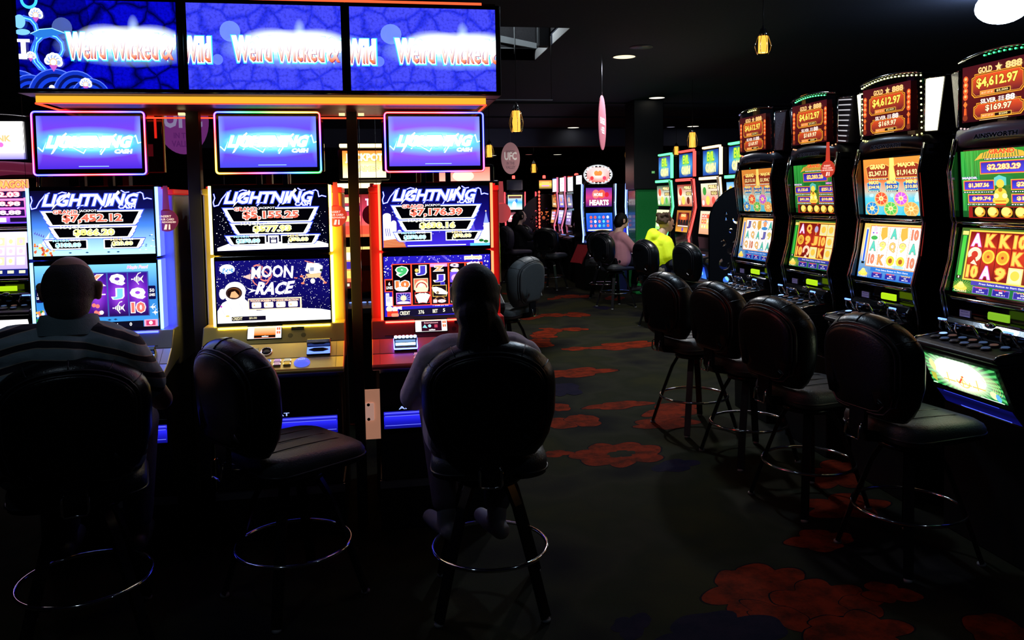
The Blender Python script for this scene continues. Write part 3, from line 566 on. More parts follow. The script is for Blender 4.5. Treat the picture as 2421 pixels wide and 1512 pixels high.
def art_wheels_up(amt,k=1.0):
    a=Art(0,0,100,85,.50,.308); a.vgrad(0,0,100,85,[(0,C(240,150,60,k)),(34,C(235,120,60,k)),(50,C(200,190,170,k)),(60,C(90,200,225,k)),(85,C(60,190,215,k))])
    a.poly([(47,0),(54,0),(56,40),(45,40)],C(255,220,110,k*1.2))
    def plq(x0,y0,x1,y1,c0,cap,t,oc):
        a.poly([(x0,y0+3),(x0+6,y0),(x1-6,y0),(x1,y0+3),(x1-3,y1),(x0+3,y1)],oc); a.poly([(x0+1.2,y0+4),(x0+7,y0+1.2),(x1-7,y0+1.2),(x1-1.2,y0+4),(x1-4,y1-1.2),(x0+4,y1-1.2)],c0)
        w_=x1-x0; a.text(cap,x0+w_*.18,y0-1,x1-w_*.18,y0+(y1-y0)*.32,C(255,225,120,k*1.2),C(190,70,20,k),.05,.05); a.text(t,x0+w_*.13,y0+(y1-y0)*.45,x1-w_*.13,y0+(y1-y0)*.86,C(255,225,150,k*1.2),C(140,40,20,k),.03,.04)
    plq(4,9,47,30,C(150,50,35,k),'GRAND',amt[0],C(255,180,80,k)); plq(53,9,97,30,C(150,50,35,k),'MAJOR',amt[1],C(255,180,80,k)); dashes(a,8,44,31); dashes(a,57,94,31)
    for i,(cap,x) in enumerate((('MAXI',6),('MINOR',38),('MINI',70))): plq(x,34,x+26,48,C(30,90,190,k),cap,amt[2+i],C(110,200,200,k)); dashes(a,x+3,x+23,49)
    for i in range(16): x=R.uniform(0,100); a.circ(x,R.uniform(54,62),R.uniform(2,5),C(200,240,240,k,.8))
    for cx,cy,c in((33,60,(235,80,50)),(67,60,(200,90,215)),(17,75,(40,130,200)),(50,75,(90,190,80)),(84,75,(235,160,80))):
        a.circ(cx,cy+1,12,C(240,190,110,k),11); a.circ(cx,cy,10,C(*c,k*1.1),9.3)
        for q in range(8): A=q*math.pi/4+.2; a.line([(cx,cy),(cx+10*math.cos(A),cy+9.3*math.sin(A))],.6,C(255,235,190,k,.9))
        a.circ(cx,cy,4,C(255,235,150,k*1.2),3.6); a.circ(cx,cy,1.8,C(235,170,90,k))
    return a
def meterbar(a,k,blue):
    a.rect(24,80,98,86.5,C(60,60,170,k) if not blue else C(40,110,200,k)); a.text('Press Select Button to Start Game',34,81.8,88,84.6,C(230,235,255,k))
    for i in range(3):
        x=27+i*24; a.rect(x,88,x+20,98.5,C(130,110,200,k) if not blue else C(60,120,200,k)); a.rect(x+.8,89.6,x+19.2,97.8,C(40,40,150,k)); a.text(('CREDIT','BET','WIN')[i],x+3,88,x+17,90.4,C(240,70,50,k) if i<2 else C(240,190,90,k),None,.03); a.text(('0','1','0')[i],x+8,91.3,x+12,93.4,C(240,240,250,k)); a.text(('$0.00','$0.01','$0.00')[i],x+5,94.6,x+15,96.8,C(240,240,250,k))
    a.circ(12,93,8.5,C(250,200,80,k*1.1),4.5); a.circ(12,89.5,5,C(255,215,100,k*1.15),4); a.circ(12,86,3,C(255,225,120,k*1.2),2.6); a.text('CASH',4,96,20,99,C(250,220,180,k))
def art_dragon_low(G,k=1.0):
    a=Art(0,0,100,100,.50,.305); a.vgrad(0,0,100,100,[(0,C(70,100,40,k)),(50,C(30,110,45,k)),(100,C(20,110,45,k))])
    for i in range(24): A=i*math.pi/12; a.line([(12,90),(12+14*math.cos(A),90+9*math.sin(A))],.6,C(180,210,70,k,.7))
    a.rect(2,4,10,78,C(30,80,40,k)); a.rect(3.5,12,8.5,74,C(60,190,60,k*1.1)); a.rect(2.5,5,10,11,C(250,215,110,k*1.2)); a.rect(3,74,8,79,C(10,20,10)); a.text('1',5,75,6.5,78,W_)
    a.rect(11,3,100,80,C(250,190,70,k*1.15)); a.rect(13,5.5,99,77.5,C(120,25,20,k)); 
    for i in range(5): a.vgrad(14+i*17,6,30+i*17,77,[(6,C(120,22,20,k)),(40,C(200,50,30,k)),(77,C(110,20,20,k))])
    for i in range(5):
        for j in range(3):
            s=G[j][i]; x=22+i*17; y=18+j*24
            if s=='o': a.circ(x,y,7.5,C(250,190,60,k*1.2),10.5); a.circ(x,y,5.5,C(225,160,50,k),8); a.circ(x,y,1.6,C(190,60,30,k),2.2)
            elif s=='t': a.rect(x-8,y-11,x+8,y+12,C(255,225,130,k*1.3)); a.rect(x-6.5,y-9,x+6.5,y+10,C(230,220,170,k*1.1)); a.circ(x,y,5,C(250,190,70,k*1.2),7)
            elif s=='s': a.ring(x,y-2,4,8.5,C(255,205,170,k*1.25),k=1.3,a0=150,a1=430); a.line([(x-8,y-4),(x-2,y-12),(x+6,y-10)],.7,C(255,235,220,k)); a.poly([(x,y+6),(x+5,y+14),(x-4,y+12)],C(255,210,180,k*1.2))
            elif s=='r': a.circ(x,y,4,C(190,180,220,k),7); a.line([(x,y-9),(x+3,y-13)],2,C(230,80,60,k)); a.line([(x,y+5),(x,y+11)],1,GO)
            else: a.text(s,x-6 if len(s)==1 else x-7,y-9.5,x+6 if len(s)==1 else x+7,y+9.5,C(250,190,80,k*1.2) if s not in'A' else C(240,225,245,k*1.2),C(235,120,50,k) if s!='A' else C(220,90,190,k),.05,.05)
    meterbar(a,k,False); return a
def art_beach_low(G,k=1.0):
    a=Art(0,0,100,100,.50,.305); a.vgrad(0,0,100,100,[(0,C(250,190,90,k)),(45,C(240,200,140,k)),(70,C(120,160,190,k)),(100,C(40,110,190,k))])
    a.rect(4,8,10,70,C(235,220,190,k)); a.rect(5.4,11,8.6,70,C(40,90,220,k)); a.rect(4,71,9,75,C(15,15,15))
    a.rect(12,3,100,79,C(240,140,80,k)); a.rect(13.5,5,99,77.5,C(255,250,240,k*1.3))
    for i in range(1,5): a.rect(13+i*17-.4,5,13+i*17+.4,77.5,C(240,150,110,k))
    for i in range(5):
        for j in range(3):
            s=G[j][i]; x=21.5+i*17; y=17+j*24
            if s=='b': a.poly([(x-6,y-10),(x+4,y-12),(x+6,y+6),(x-2,y+13),(x-6,y+4)],C(225,170,70,k*1.05)); a.line([(x+5,y-12),(x+8,y+8)],1,C(240,200,170,k))
            elif s=='c': a.circ(x,y-6,3.5,C(250,200,230,k),7); a.circ(x,y+2,6,C(255,225,245,k*1.2),5); a.circ(x-3,y,1.6,C(110,90,200,k)); a.circ(x+3,y,1.6,C(235,110,190,k)); a.circ(x,y+9,6,C(70,170,80,k),4)
            elif s=='h': a.circ(x,y,7,C(245,200,70,k*1.1),9); a.circ(x,y,3.2,C(170,90,40,k),4.5)
            elif s=='m': a.circ(x,y-3,5,C(250,160,110,k*1.1),7); a.circ(x,y+7,9,C(70,150,215,k),4); a.ring(x,y-5,5,7,C(90,170,230,k),a0=180,a1=360)
            else: a.text(s,x-5.5,y-9,x+5.5,y+9,{'9':C(235,215,120,k),'Q':C(245,190,110,k),'A':C(90,200,180,k),'J':C(110,110,190,k),'K':C(235,160,90,k)}.get(s,C(225,130,100,k)),C(150,90,60,k),.05,.03)
    a.circ(70,75,10,C(120,190,235,k,.8),3); meterbar(a,k,True); return a
def art_belly(kind):
    a=Art(0,0,100,42,.455,.165)
    if kind=='green':
        a.vgrad(0,0,100,42,[(0,C(20,70,35)),(42,C(20,110,50))])
        for i in range(40): A=i*math.pi/20+.05; a.poly([(48,22),(48+75*math.cos(A),22+55*math.sin(A)),(48+75*math.cos(A+.08),22+55*math.sin(A+.08))],C(90,210,110,1.1,.75))
        a.halo(48,18,50,28,C(240,255,225,2.0,.985),.70); a.halo(50,28,34,16,C(255,255,200,1.6,.9),.6)
        for x,w_ in((30,16),(50,20),(70,16)): a.line([(x-w_/2,29+abs(50-x)*.05),(x+w_/2,30)],1.6,C(240,190,90,1.2)); a.line([(x,20),(x-2,33)],1.6,C(240,200,110,1.2))
        a.ring(50,26,8,9.2,C(240,190,90,1.2),a0=0,a1=180); a.line([(44,30),(52,20)],2.0,C(235,90,60,1.2)); a.line([(50,22),(56,33)],1.6,C(245,210,130,1.3))
        a.ring(7,8,4,4.8,C(90,160,90)); a.poly([(5,25),(12,26),(10,38),(4,34)],C(190,190,70)); a.circ(12,14,4,C(225,225,150,1.2),8)
        for i in range(5): a.ring(84+i*.6,24,6+i*2,6.5+i*2,C(225,220,140,1.1),a0=230,a1=400,k=.9)
        a.circ(88,33,5,C(240,240,170,1.2)); a.circ(93,35,3.2,C(90,170,220,1.2),5); a.rect(3,39,9,40,W_); a.rect(68,40,98,41,C(230,255,230,1.2))
    elif kind=='white':
        a.rect(0,0,100,42,C(255,250,250,1.7)); a.text('BIG KING 88',8,26,92,36,C(190,120,150),C(250,240,240,1.4),.04,.05); a.rect(0,38.5,100,42,C(190,170,230,1.2))
    else: a.rect(0,0,100,42,C(20,18,30))
    return a
# ------------------------------------------------------------------ right bank machine (also used behind on the left)
BP=[(-.03,1.87),(-.06,1.72),(-.035,1.50),(-.025,1.47),(-.045,1.30),(-.085,1.15),(-.07,1.08),(-.045,.98),(-.04,.90)]
def dots(parent,pts,col,k,r=.0045):
    mb=MB()
    for p in pts: mb.ell(p,(r,r,r),4)
    return obj('bulb_row',mb,glow('bulb_%d_%d_%d'%tuple(int(c*99) for c in col),col,k),parent)
def bankB(label,loc,rz,upa,lowa,topa,belly,wing,dotc,brow='grey',group='tall slot machines of the right-hand bank',lettering=True,bellylit=True):
    t=thing('slot_machine',label,'slot machine',loc,rz,group)
    mb=MB(); mb.prism([(.03,1.87),(.0,1.72),(.0,1.50),(.0,1.3),(-.03,1.12),(-.03,.92),(.50,.92),(.50,1.84),(.10,1.87)],-.262,.262)
    cab=obj('cabinet',mb,BLK,t,bevel=.006)
    for sx in(-1,1):
        mb=MB(); P=[(y-.035,z) for y,z in BP]; mb.prism(P+[(.02,.90),(.02,1.87)],sx*.262,sx*.292); ck=obj('side_cheek',mb,BLK,t,bevel=.007)
        mb=MB(); mb.tube([(sx*.279,y-.002,z) for y,z in P],.0055,6); mb.tube([(sx*.264,y+.004,z) for y,z in P],.003,5); obj('chrome_edge',mb,CHR,ck)
    # brow
    rings=[]
    for z,o,s_ in((1.825,.0,1),(1.84,.045,1),(1.875,.055,.99),(1.905,.02,.97),(1.912,-.05,.95)):
        rings.append([(x*s_,-.05-o*(1-(x/.30)**2)+(.0),z+.028*(1-(x/.30)**2)) for x in [(-.292+.0584*i) for i in range(11)]]+[(.292*s_,.12,z+.0),(-.292*s_,.12,z)])
    mb=MB(); mb.loft(rings,0,True,True); bw=obj('brow',mb,mat('brow_plastic_'+brow,{'grey':(.36,.32,.46),'dark':(.02,.02,.03),'pink':(.25,.04,.08)}[brow],.35,em=(.10,.01,.03) if brow=='pink' else None),t)
    if lettering:
        a=Art(0,0,100,12,.26,.026); a.text('AINSWORTH',1,1,99,11,C(2,2,4),C(70,70,90),.05,.02); a.build('maker_lettering',bw,(.022,-.108,1.868),(math.radians(-4),0,0))
    # displays
    for nm,ar,z,yy,rx in(('upper_screen',upa,1.655,-.045,4),('lower_screen',lowa,1.300,-.060,-9)):
        mb=MB(); mb.prismy(rrect(-.26,.26,-.163,.163,.01),0,.03); h=obj('screen_bezel',mb,BLK,t,(0,yy+.003,z),(math.radians(rx),0,0),bevel=.004); ar.build(nm,h,(0,-.001,0))
    obj('chrome_bar',MB().tube([(-.255,-.055,1.478),(-.2,-.068,1.474),(.2,-.068,1.474),(.255,-.055,1.478)],.008,6),CHR,t); obj('chrome_bar',MB().tube([(-.255,-.10,1.128),(-.2,-.115,1.124),(.2,-.115,1.124),(.255,-.10,1.128)],.008,6),CHR,t)
    # service panel under the screens
    mb=MB(); mb.box(-.055,.055,-.094,-.088,1.052,1.078); mb.box(-.058,.058,-.089,-.08,1.048,1.082); obj('credit_readout',mb,glow('readout_green_dim',(.22,.50,.02),1.0) if dotc[3]==6 and dotc[4]==18 else glow('readout_green',(.50,.85,.01),1.0),t,(.045,0,.0))
    for x,z in((-.15,1.055),(.14,1.02)):
        mb=MB(); mb.box(-.034,.034,-.094,-.088,-.017,.017); lb=obj('notice_label',mb,mat('lilac_label',(.25,.22,.36),.6),t,(x,.0,z))
        a=Art(0,0,100,45,.066,.03); a.rect(0,0,100,45,C(70,64,96)); a.text('IMPORTANT',14,6,86,16,C(30,24,60)); a.text('COINS NOT ACCEPTED',6,26,94,34,C(30,24,60)); a.build('label_print',lb,(0,-.0945,0))
    mb=MB(); mb.prism([(-.04,1.04),(-.10,1.035),(-.13,1.00),(-.115,.955),(-.04,.93)],-.25,.25); obj('service_panel',mb,BLK,t,bevel=.01)
    for x0,x1 in((-.245,-.165),(.135,.23),(-.14,.01)):
        mb=MB(); zb=1.0; mb.tube([(x0,-.12,.945),(x0+.006,-.155,.985),(x0+.02,-.165,1.018),(x1-.02,-.165,1.018),(x1-.006,-.155,.985),(x1,-.12,.945)],.0055,6); g=obj('slot_surround',mb,CHR,t)
    mb=MB(); mb.box(-.235,-.185,-.168,-.160,1.020,1.028); mb.box(.165,.215,-.168,-.160,1.020,1.028); obj('slot_light',mb,glow('slot_light_blue',(.12,.25,1),3),t)
    mb=MB(); mb.ell((.055,-.135,1.032),(.026,.02,.014),8); obj('dome_lamp',mb,CHR,t)
    # button deck
    mb=MB(); mb.prism([(-.04,.962),(-.26,.936),(-.285,.925),(-.285,.908),(-.255,.895),(-.04,.90)],-.252,.252); dk=obj('button_deck',mb,mat('deck_black',(.03,.03,.035),.4,bump=(300,.15)),t,bevel=.006)
    for sx in(-1,1): obj('deck_rail',MB().tube([(sx*.254,-.05,.965),(sx*.254,-.262,.938),(sx*.254,-.286,.922)],.006,6),CHR,dk)
    sl=math.atan2(.026,.22)
    for i in range(13):
        row=i%2; x=-.205+(i//2)*.063+(row*.018); y=-.160-.056*row; z=.962-(-.04-y)*math.tan(sl)+.0
        T=Matrix.Translation((x,y,z+.001))@Matrix.Rotation(sl,4,'X'); r=.023 if i!=9 else .034
        mb=MB(); disc(mb,0,0,0,r,.009,T,0,14); cc=[(.05,.09,.2),(.02,.02,.03),(.12,.06,.05),(.04,.07,.16)][i%4]
        b=obj('deck_button',mb,[mat('button_rim',(.03,.03,.035),.2)],dk); mb=MB(); mb.lathe([(.001,0),(r*.78,0),(r*.7,.002),(.001,.0028)],12,(0,0,.009),0,T); obj('button_cap',mb,glow('deckcap%d'%(i%4 if i!=0 else 9),cc if i!=0 else (.3,.5,1),.8 if i else 1.5),b)
    # lower front
    mb=MB(); mb.prism([(-.255,.895),(-.262,.89),(-.175,.70),(-.11,.62),(-.10,.0),(.50,.0),(.50,.92),(-.04,.90)],-.255,.255); obj('base_cabinet',mb,BLM,t,bevel=.006)
    an=math.atan2(.087,.19)
    if belly: belly.build('belly_screen',t,(0,-.221,.798),(an,0,0))
    mb=MB(); mb.box(-.225,.225,-.2,-.192,-.055,.045); 
    a=Art(0,0,100,20,.46,.085); a.vgrad(0,0,100,20,[(0,C(8,10,80)),(8,C(5,6,45)),(20,C(9,10,85))]); a.rect(22,18.2,88,19.6,C(70,90,255,1.3)); a.rect(10,.2,84,.9,C(60,80,255,1.2)); 
    if bellylit: a.build('belly_glow_panel',t,(0,-.143,.66),(math.radians(39),0,0))
    mb=MB(); mb.tube([(-.25,-.115,.625),(.25,-.115,.625)],.006,6); obj('chrome_bar',mb,CHR,t)
    # topper
    tp=obj('topper',MB().box(-.20,.20,.02,.16,-.18,.15),BLM,t,(0,0,2.07))
    mb=MB(); F_=[]
    for i in range(11): x=-.255+.051*i; F_.append((x,-.088+.022*(x/.255)**2,.150+.020*(1-(x/.255)**2)))
    v=[];f=[]
    top=[(x,y,z) for x,y,z in F_]; bot=[(x,y+.012,-.165-.018*(1-(x/.255)**2)) for x,y,z in F_]; n=11
    topb=[(x*.98,.14,z) for x,y,z in F_]; botb=[(x*.9,.14,-.15) for x,y,z in F_]
    v=top+bot+topb+botb
    for i in range(n-1): f+=[(i,i+1,n+i+1,n+i),(2*n+i+1,2*n+i,3*n+i,3*n+i+1),(i+1,i,2*n+i,2*n+i+1),(n+i,n+i+1,3*n+i+1,3*n+i)]
    f+=[(0,n,3*n,2*n),(n-1,3*n-1,4*n-1,2*n-1)]
    mb.add(v,f,0,False); obj('topper_body',mb,BLK,tp,bevel=.004)
    topa.w=.405; topa.h=.252; topa.build('topper_screen',tp,(0,-.0895,-.006),(math.radians(1.0),0,0))
    mb=MB(); mb.tube([(x,y-.004,z+.004) for x,y,z in top],.007,6); obj('chrome_edge',mb,CHR,tp)
    for sx in(-1,1):
        mb=MB(); q=[(sx*.262,-.055),(sx*.366,-.020),(sx*.352,.10),(sx*.262,.10)]
        v=[(x,y,.125) for x,y in q]+[(sx*.262+(x-sx*.262)*.55,y,-.15) for x,y in q]; 
        mb.add(v,[(0,1,5,4),(1,2,6,5),(2,3,7,6),(3,0,4,7),(3,2,1,0),(4,5,6,7)],0)
        wg=obj('side_wing',mb,mat('wing_black',(.05,.045,.06),.15,.4),tp,bevel=.003)
        # lens face of the wing, slightly proud
        a0=Vector((sx*.266,-.0537,.118)); b0=Vector((sx*.360,-.0220,.118)); c0=Vector((sx*.266+sx*.094*.55,-.0220,-.142)); d0=Vector((sx*.266,-.0537,-.142)); nn=Vector((sx*.32,-.95,0))*.004
        mb=MB(); mb.add([a0+nn,b0+nn,c0+nn,d0+nn],[(0,1,2,3) if sx<0 else (3,2,1,0)],0)
        if wing=='lit': obj('wing_lens',mb,glow('wing_yellow_white',(1,1,.62),3.0),wg)
        elif wing=='bars':
            if sx>0:
                mb=MB()
                for k in range(9): z=.11-k*.030; u=.95-.045*k; p=a0.lerp(b0,.04); q2=a0.lerp(b0,u); mb.add([(p.x+nn.x,p.y+nn.y,z),(q2.x+nn.x,q2.y+nn.y,z-.006),(q2.x+nn.x,q2.y+nn.y,z-.013),(p.x+nn.x,p.y+nn.y,z-.006)],[(0,1,2,3),(3,2,1,0)],0)
                obj('wing_lens',mb,glow('wing_bar_white',(.95,.92,1),1.5 if k<6 else .6),wg)
            else: obj('wing_lens',mb,mat('wing_silver',(.4,.38,.45),.25,.8),wg)
        else: obj('wing_lens',mb,mat('wing_silver_dark',(.3,.28,.36),.3,.8,bump=(90,.3)),wg)
        mb=MB(); mb.tube([tuple(a0+nn),tuple(b0+nn)],.004,5); mb.tube([tuple(a0+nn),tuple(d0+nn)],.004,5); obj('chrome_edge',mb,CHR,wg)
    ed=[(x*.97,y-.004,z-.012) for x,y,z in top]; eb=[(x*.97,y-.004,z+.012) for x,y,z in bot]
    def dens(P,n): 
        out=[]
        for i in range(n): u=i/(n-1)*(len(P)-1); k=min(int(u),len(P)-2); out.append(tuple(P[k][j]+(P[k+1][j]-P[k][j])*(u-k) for j in range(3)))
        return out
    if dotc[0]: dots(tp,dens(ed,18)[dotc[3]:dotc[4]],dotc[0],3.2)
    if dotc[1]: dots(tp,dens(eb,18),dotc[1],2.4)
    if dotc[2]: dots(tp,dens([ed[0],eb[0]],11)[1:-1]+dens([ed[-1],eb[-1]],11)[1:-1],dotc[2],3)
    mb=MB(); mb.box(-.18,.18,-.02,.14,1.87,1.93); obj('topper_neck',mb,BLM,t)
    return t
# ------------------------------------------------------------------ simple tall machine used further back
def bankC(label,loc,rz,up,low,top=None,belly=None,W=.58,zs=((1.37,1.70),(1.03,1.34)),topz=(1.88,2.18),topw=.42,strip=None,topbar=None,group=None,oval=False,candle=False,dh=.86,topcolor=BLK,sidestrip='right',cat='slot machine',base=BLM):
    t=thing('slot_machine',label,cat,loc,rz,group)
    zt=zs[0][1]+.06
    mb=MB(); mb.prism([(-.05,zt),(-.02,zs[0][0]),(-.05,(zs[1][0]+zs[1][1])/2),(-.08,zs[1][0]-.03),(-.06,dh+.04),(.48,dh),(.48,zt)],-W/2,W/2); obj('cabinet',mb,BLK,t,bevel=.012)
    mb=MB(); mb.prism([(-.06,dh+.06),(-.30,dh+.01),(-.31,dh-.03),(-.22,dh-.09),(-.14,.55),(-.12,0),(.48,0),(.48,dh+.02)],-W/2+.01,W/2-.01); obj('base_cabinet',mb,base,t,bevel=.008)
    for i in range(8): obj('deck_button',MB().lathe([(.001,0),(.016,0),(.016,.006),(.001,.008)],8,(-.16+.045*i,-.19,dh+.035)),glow('far_button',(.25,.4,1),1.0),t)
    for nm,ar,(z0,z1),rx in(('upper_screen',up,zs[0],3),('lower_screen',low,zs[1],-6)):
        if ar:
            ar.w=W-.12; ar.h=(z1-z0)-.02; y=-.055 if nm[0]=='u' else -.078
            mb=MB(); mb.prismy(rrect(-ar.w/2-.012,ar.w/2+.012,-ar.h/2-.012,ar.h/2+.012,.01),0,.03); h=obj('screen_bezel',mb,BLK,t,(0,y,(z0+z1)/2),(math.radians(rx),0,0)); ar.build(nm,h,(0,-.001,0))
    if belly: belly.w=W-.16; belly.h=.15; belly.build('belly_screen',t,(0,-.205,.68),(math.radians(13),0,0))
    if top:
        h=topz[1]-topz[0]; zc=(topz[0]+topz[1])/2
        if oval:
            rx_=topw/2; rz_=h/2; ring=[(rx_*math.cos(i*math.pi/16),rz_*math.sin(i*math.pi/16)) for i in range(32)]
            mb=MB(); mb.prismy(ring,-.02,.05); tp=obj('oval_topper',mb,BLK,t,(0,0,zc),bevel=.004)
            mb=MB(); mb.tube([(x*1.02,-.02,z*1.02) for x,z in ring],.014,6,True); obj('bulb_ring',mb,glow('oval_ring_pale',(.9,.95,1),.75),tp)
            mb=MB()
            for i in range(20): q=i*math.pi/10; mb.ell((rx_*.93*math.cos(q),-.03,rz_*.92*math.sin(q)),(.013,.013,.013),5)
            obj('bulb_row',mb,glow('oval_bulb',(1,.97,.9),3),tp); top.w=topw*.82; top.h=h*.80; top.build('topper_screen',tp,(0,-.024,0))
            mb=MB(); mb.box(-.10,.10,.0,.10,zt-.02,topz[0]+.03); obj('topper_neck',mb,BLM,t)
        else:
            mb=MB(); mb.prismy(rrect(-topw/2-.03,topw/2+.03,-h/2-.02,h/2+.02,.02),0,.10); tp=obj('topper',mb,topcolor,t,(0,-.04,zc),bevel=.004)
            top.w=topw; top.h=h; top.build('topper_screen',tp,(0,-.002,0))
            mb=MB(); mb.box(-.12,.12,-.01,.09,zt-.02,topz[0]+.01); obj('topper_neck',mb,BLM,t)
            if topbar: 
                mb=MB(); mb.box(-topw/2-.02,topw/2+.02,-.05,-.01,topz[1]+.025,topz[1]+.05); obj('light_bar',mb,topbar,t,bevel=.006)
    if topbar: mb=MB(); mb.box(-W/2+.05,W/2-.05,-.09,-.05,zt-.025,zt+.01); obj('light_bar',mb,topbar,t,bevel=.006)
    if strip:
        for sx in ((1,) if sidestrip=='right' else (-1,1)):
            x=sx*(W/2+.012); mb=MB(); mb.tube([(x,-.06,zt),(x,-.03,zs[0][0]),(x,-.06,zs[1][1]-.1),(x,-.13,zs[1][0]-.06),(x,-.10,dh)],.013,6); obj('light_strip',mb,strip,t)
            if top and sidestrip=='right': mb=MB(); mb.box(x-.012,x+.012,-.07,-.03,topz[0],topz[1]+.02); obj('light_strip',mb,strip,t,bevel=.005)
            mb=MB(); mb.tube([(x-sx*.03,-.08,zt),(x-sx*.03,-.05,zs[0][0]),(x-sx*.03,-.08,zs[1][1]-.1),(x-sx*.03,-.15,zs[1][0]-.06)],.012,6); obj('chrome_edge',mb,CHR,t)
    if candle: mb=MB(); mb.lathe([(.02,0),(.035,.0),(.035,.06),(.03,.07),(.001,.075)],12,(0,.1,(topz[1]+.05 if top else zt))); obj('candle_lamp',mb,glow('candle_red',(1,.05,.04),5),t)
    return t
def simple_art(bg,items,k=1.1):
    a=Art(0,0,100,60,.4,.3); a.vgrad(0,0,100,60,[(i*60/(len(bg)-1),C(*c,k)) for i,c in enumerate(bg)])
    for it in items:
        if it[0]=='r': a.rect(*it[1:5],C(*it[5],it[6] if len(it)>6 else k))
        elif it[0]=='c': a.circ(it[1],it[2],it[3],C(*it[4],it[5] if len(it)>5 else k))
        elif it[0]=='t': a.text(it[1],*it[2:6],C(*it[6],1.25),C(*it[7],k) if len(it)>7 else None,.05,.05)
        elif it[0]=='h': a.halo(it[1],it[2],it[3],it[4],C(*it[5],1.3,.95),.4)
    return a
def grid_art(bg,cell,seed,cols=5,rows=3,k=1.1,bar=None):
    a=Art(0,0,100,60,.4,.3); a.vgrad(0,0,100,60,[(0,C(*bg[0],k)),(60,C(*bg[1],k))]); q=random.Random(seed)
    for i in range(cols):
        for j in range(rows):
            x=12+i*(80/cols);y=8+j*(40/rows); c=q.choice(cell); w_=80/cols*.8; h_=40/rows*.8
            a.rect(x,y,x+w_,y+h_,C(*c,k)); a.circ(x+w_/2,y+h_/2,min(w_,h_)*.3,C(*q.choice(cell+[(255,255,255)]),1.3),n=10)
    if bar: 
        a.rect(0,51,100,60,C(*bar))
        for i in range(5): a.rect(8+i*18,53,18+i*18,57,C(240,240,200,1.1))
    return a
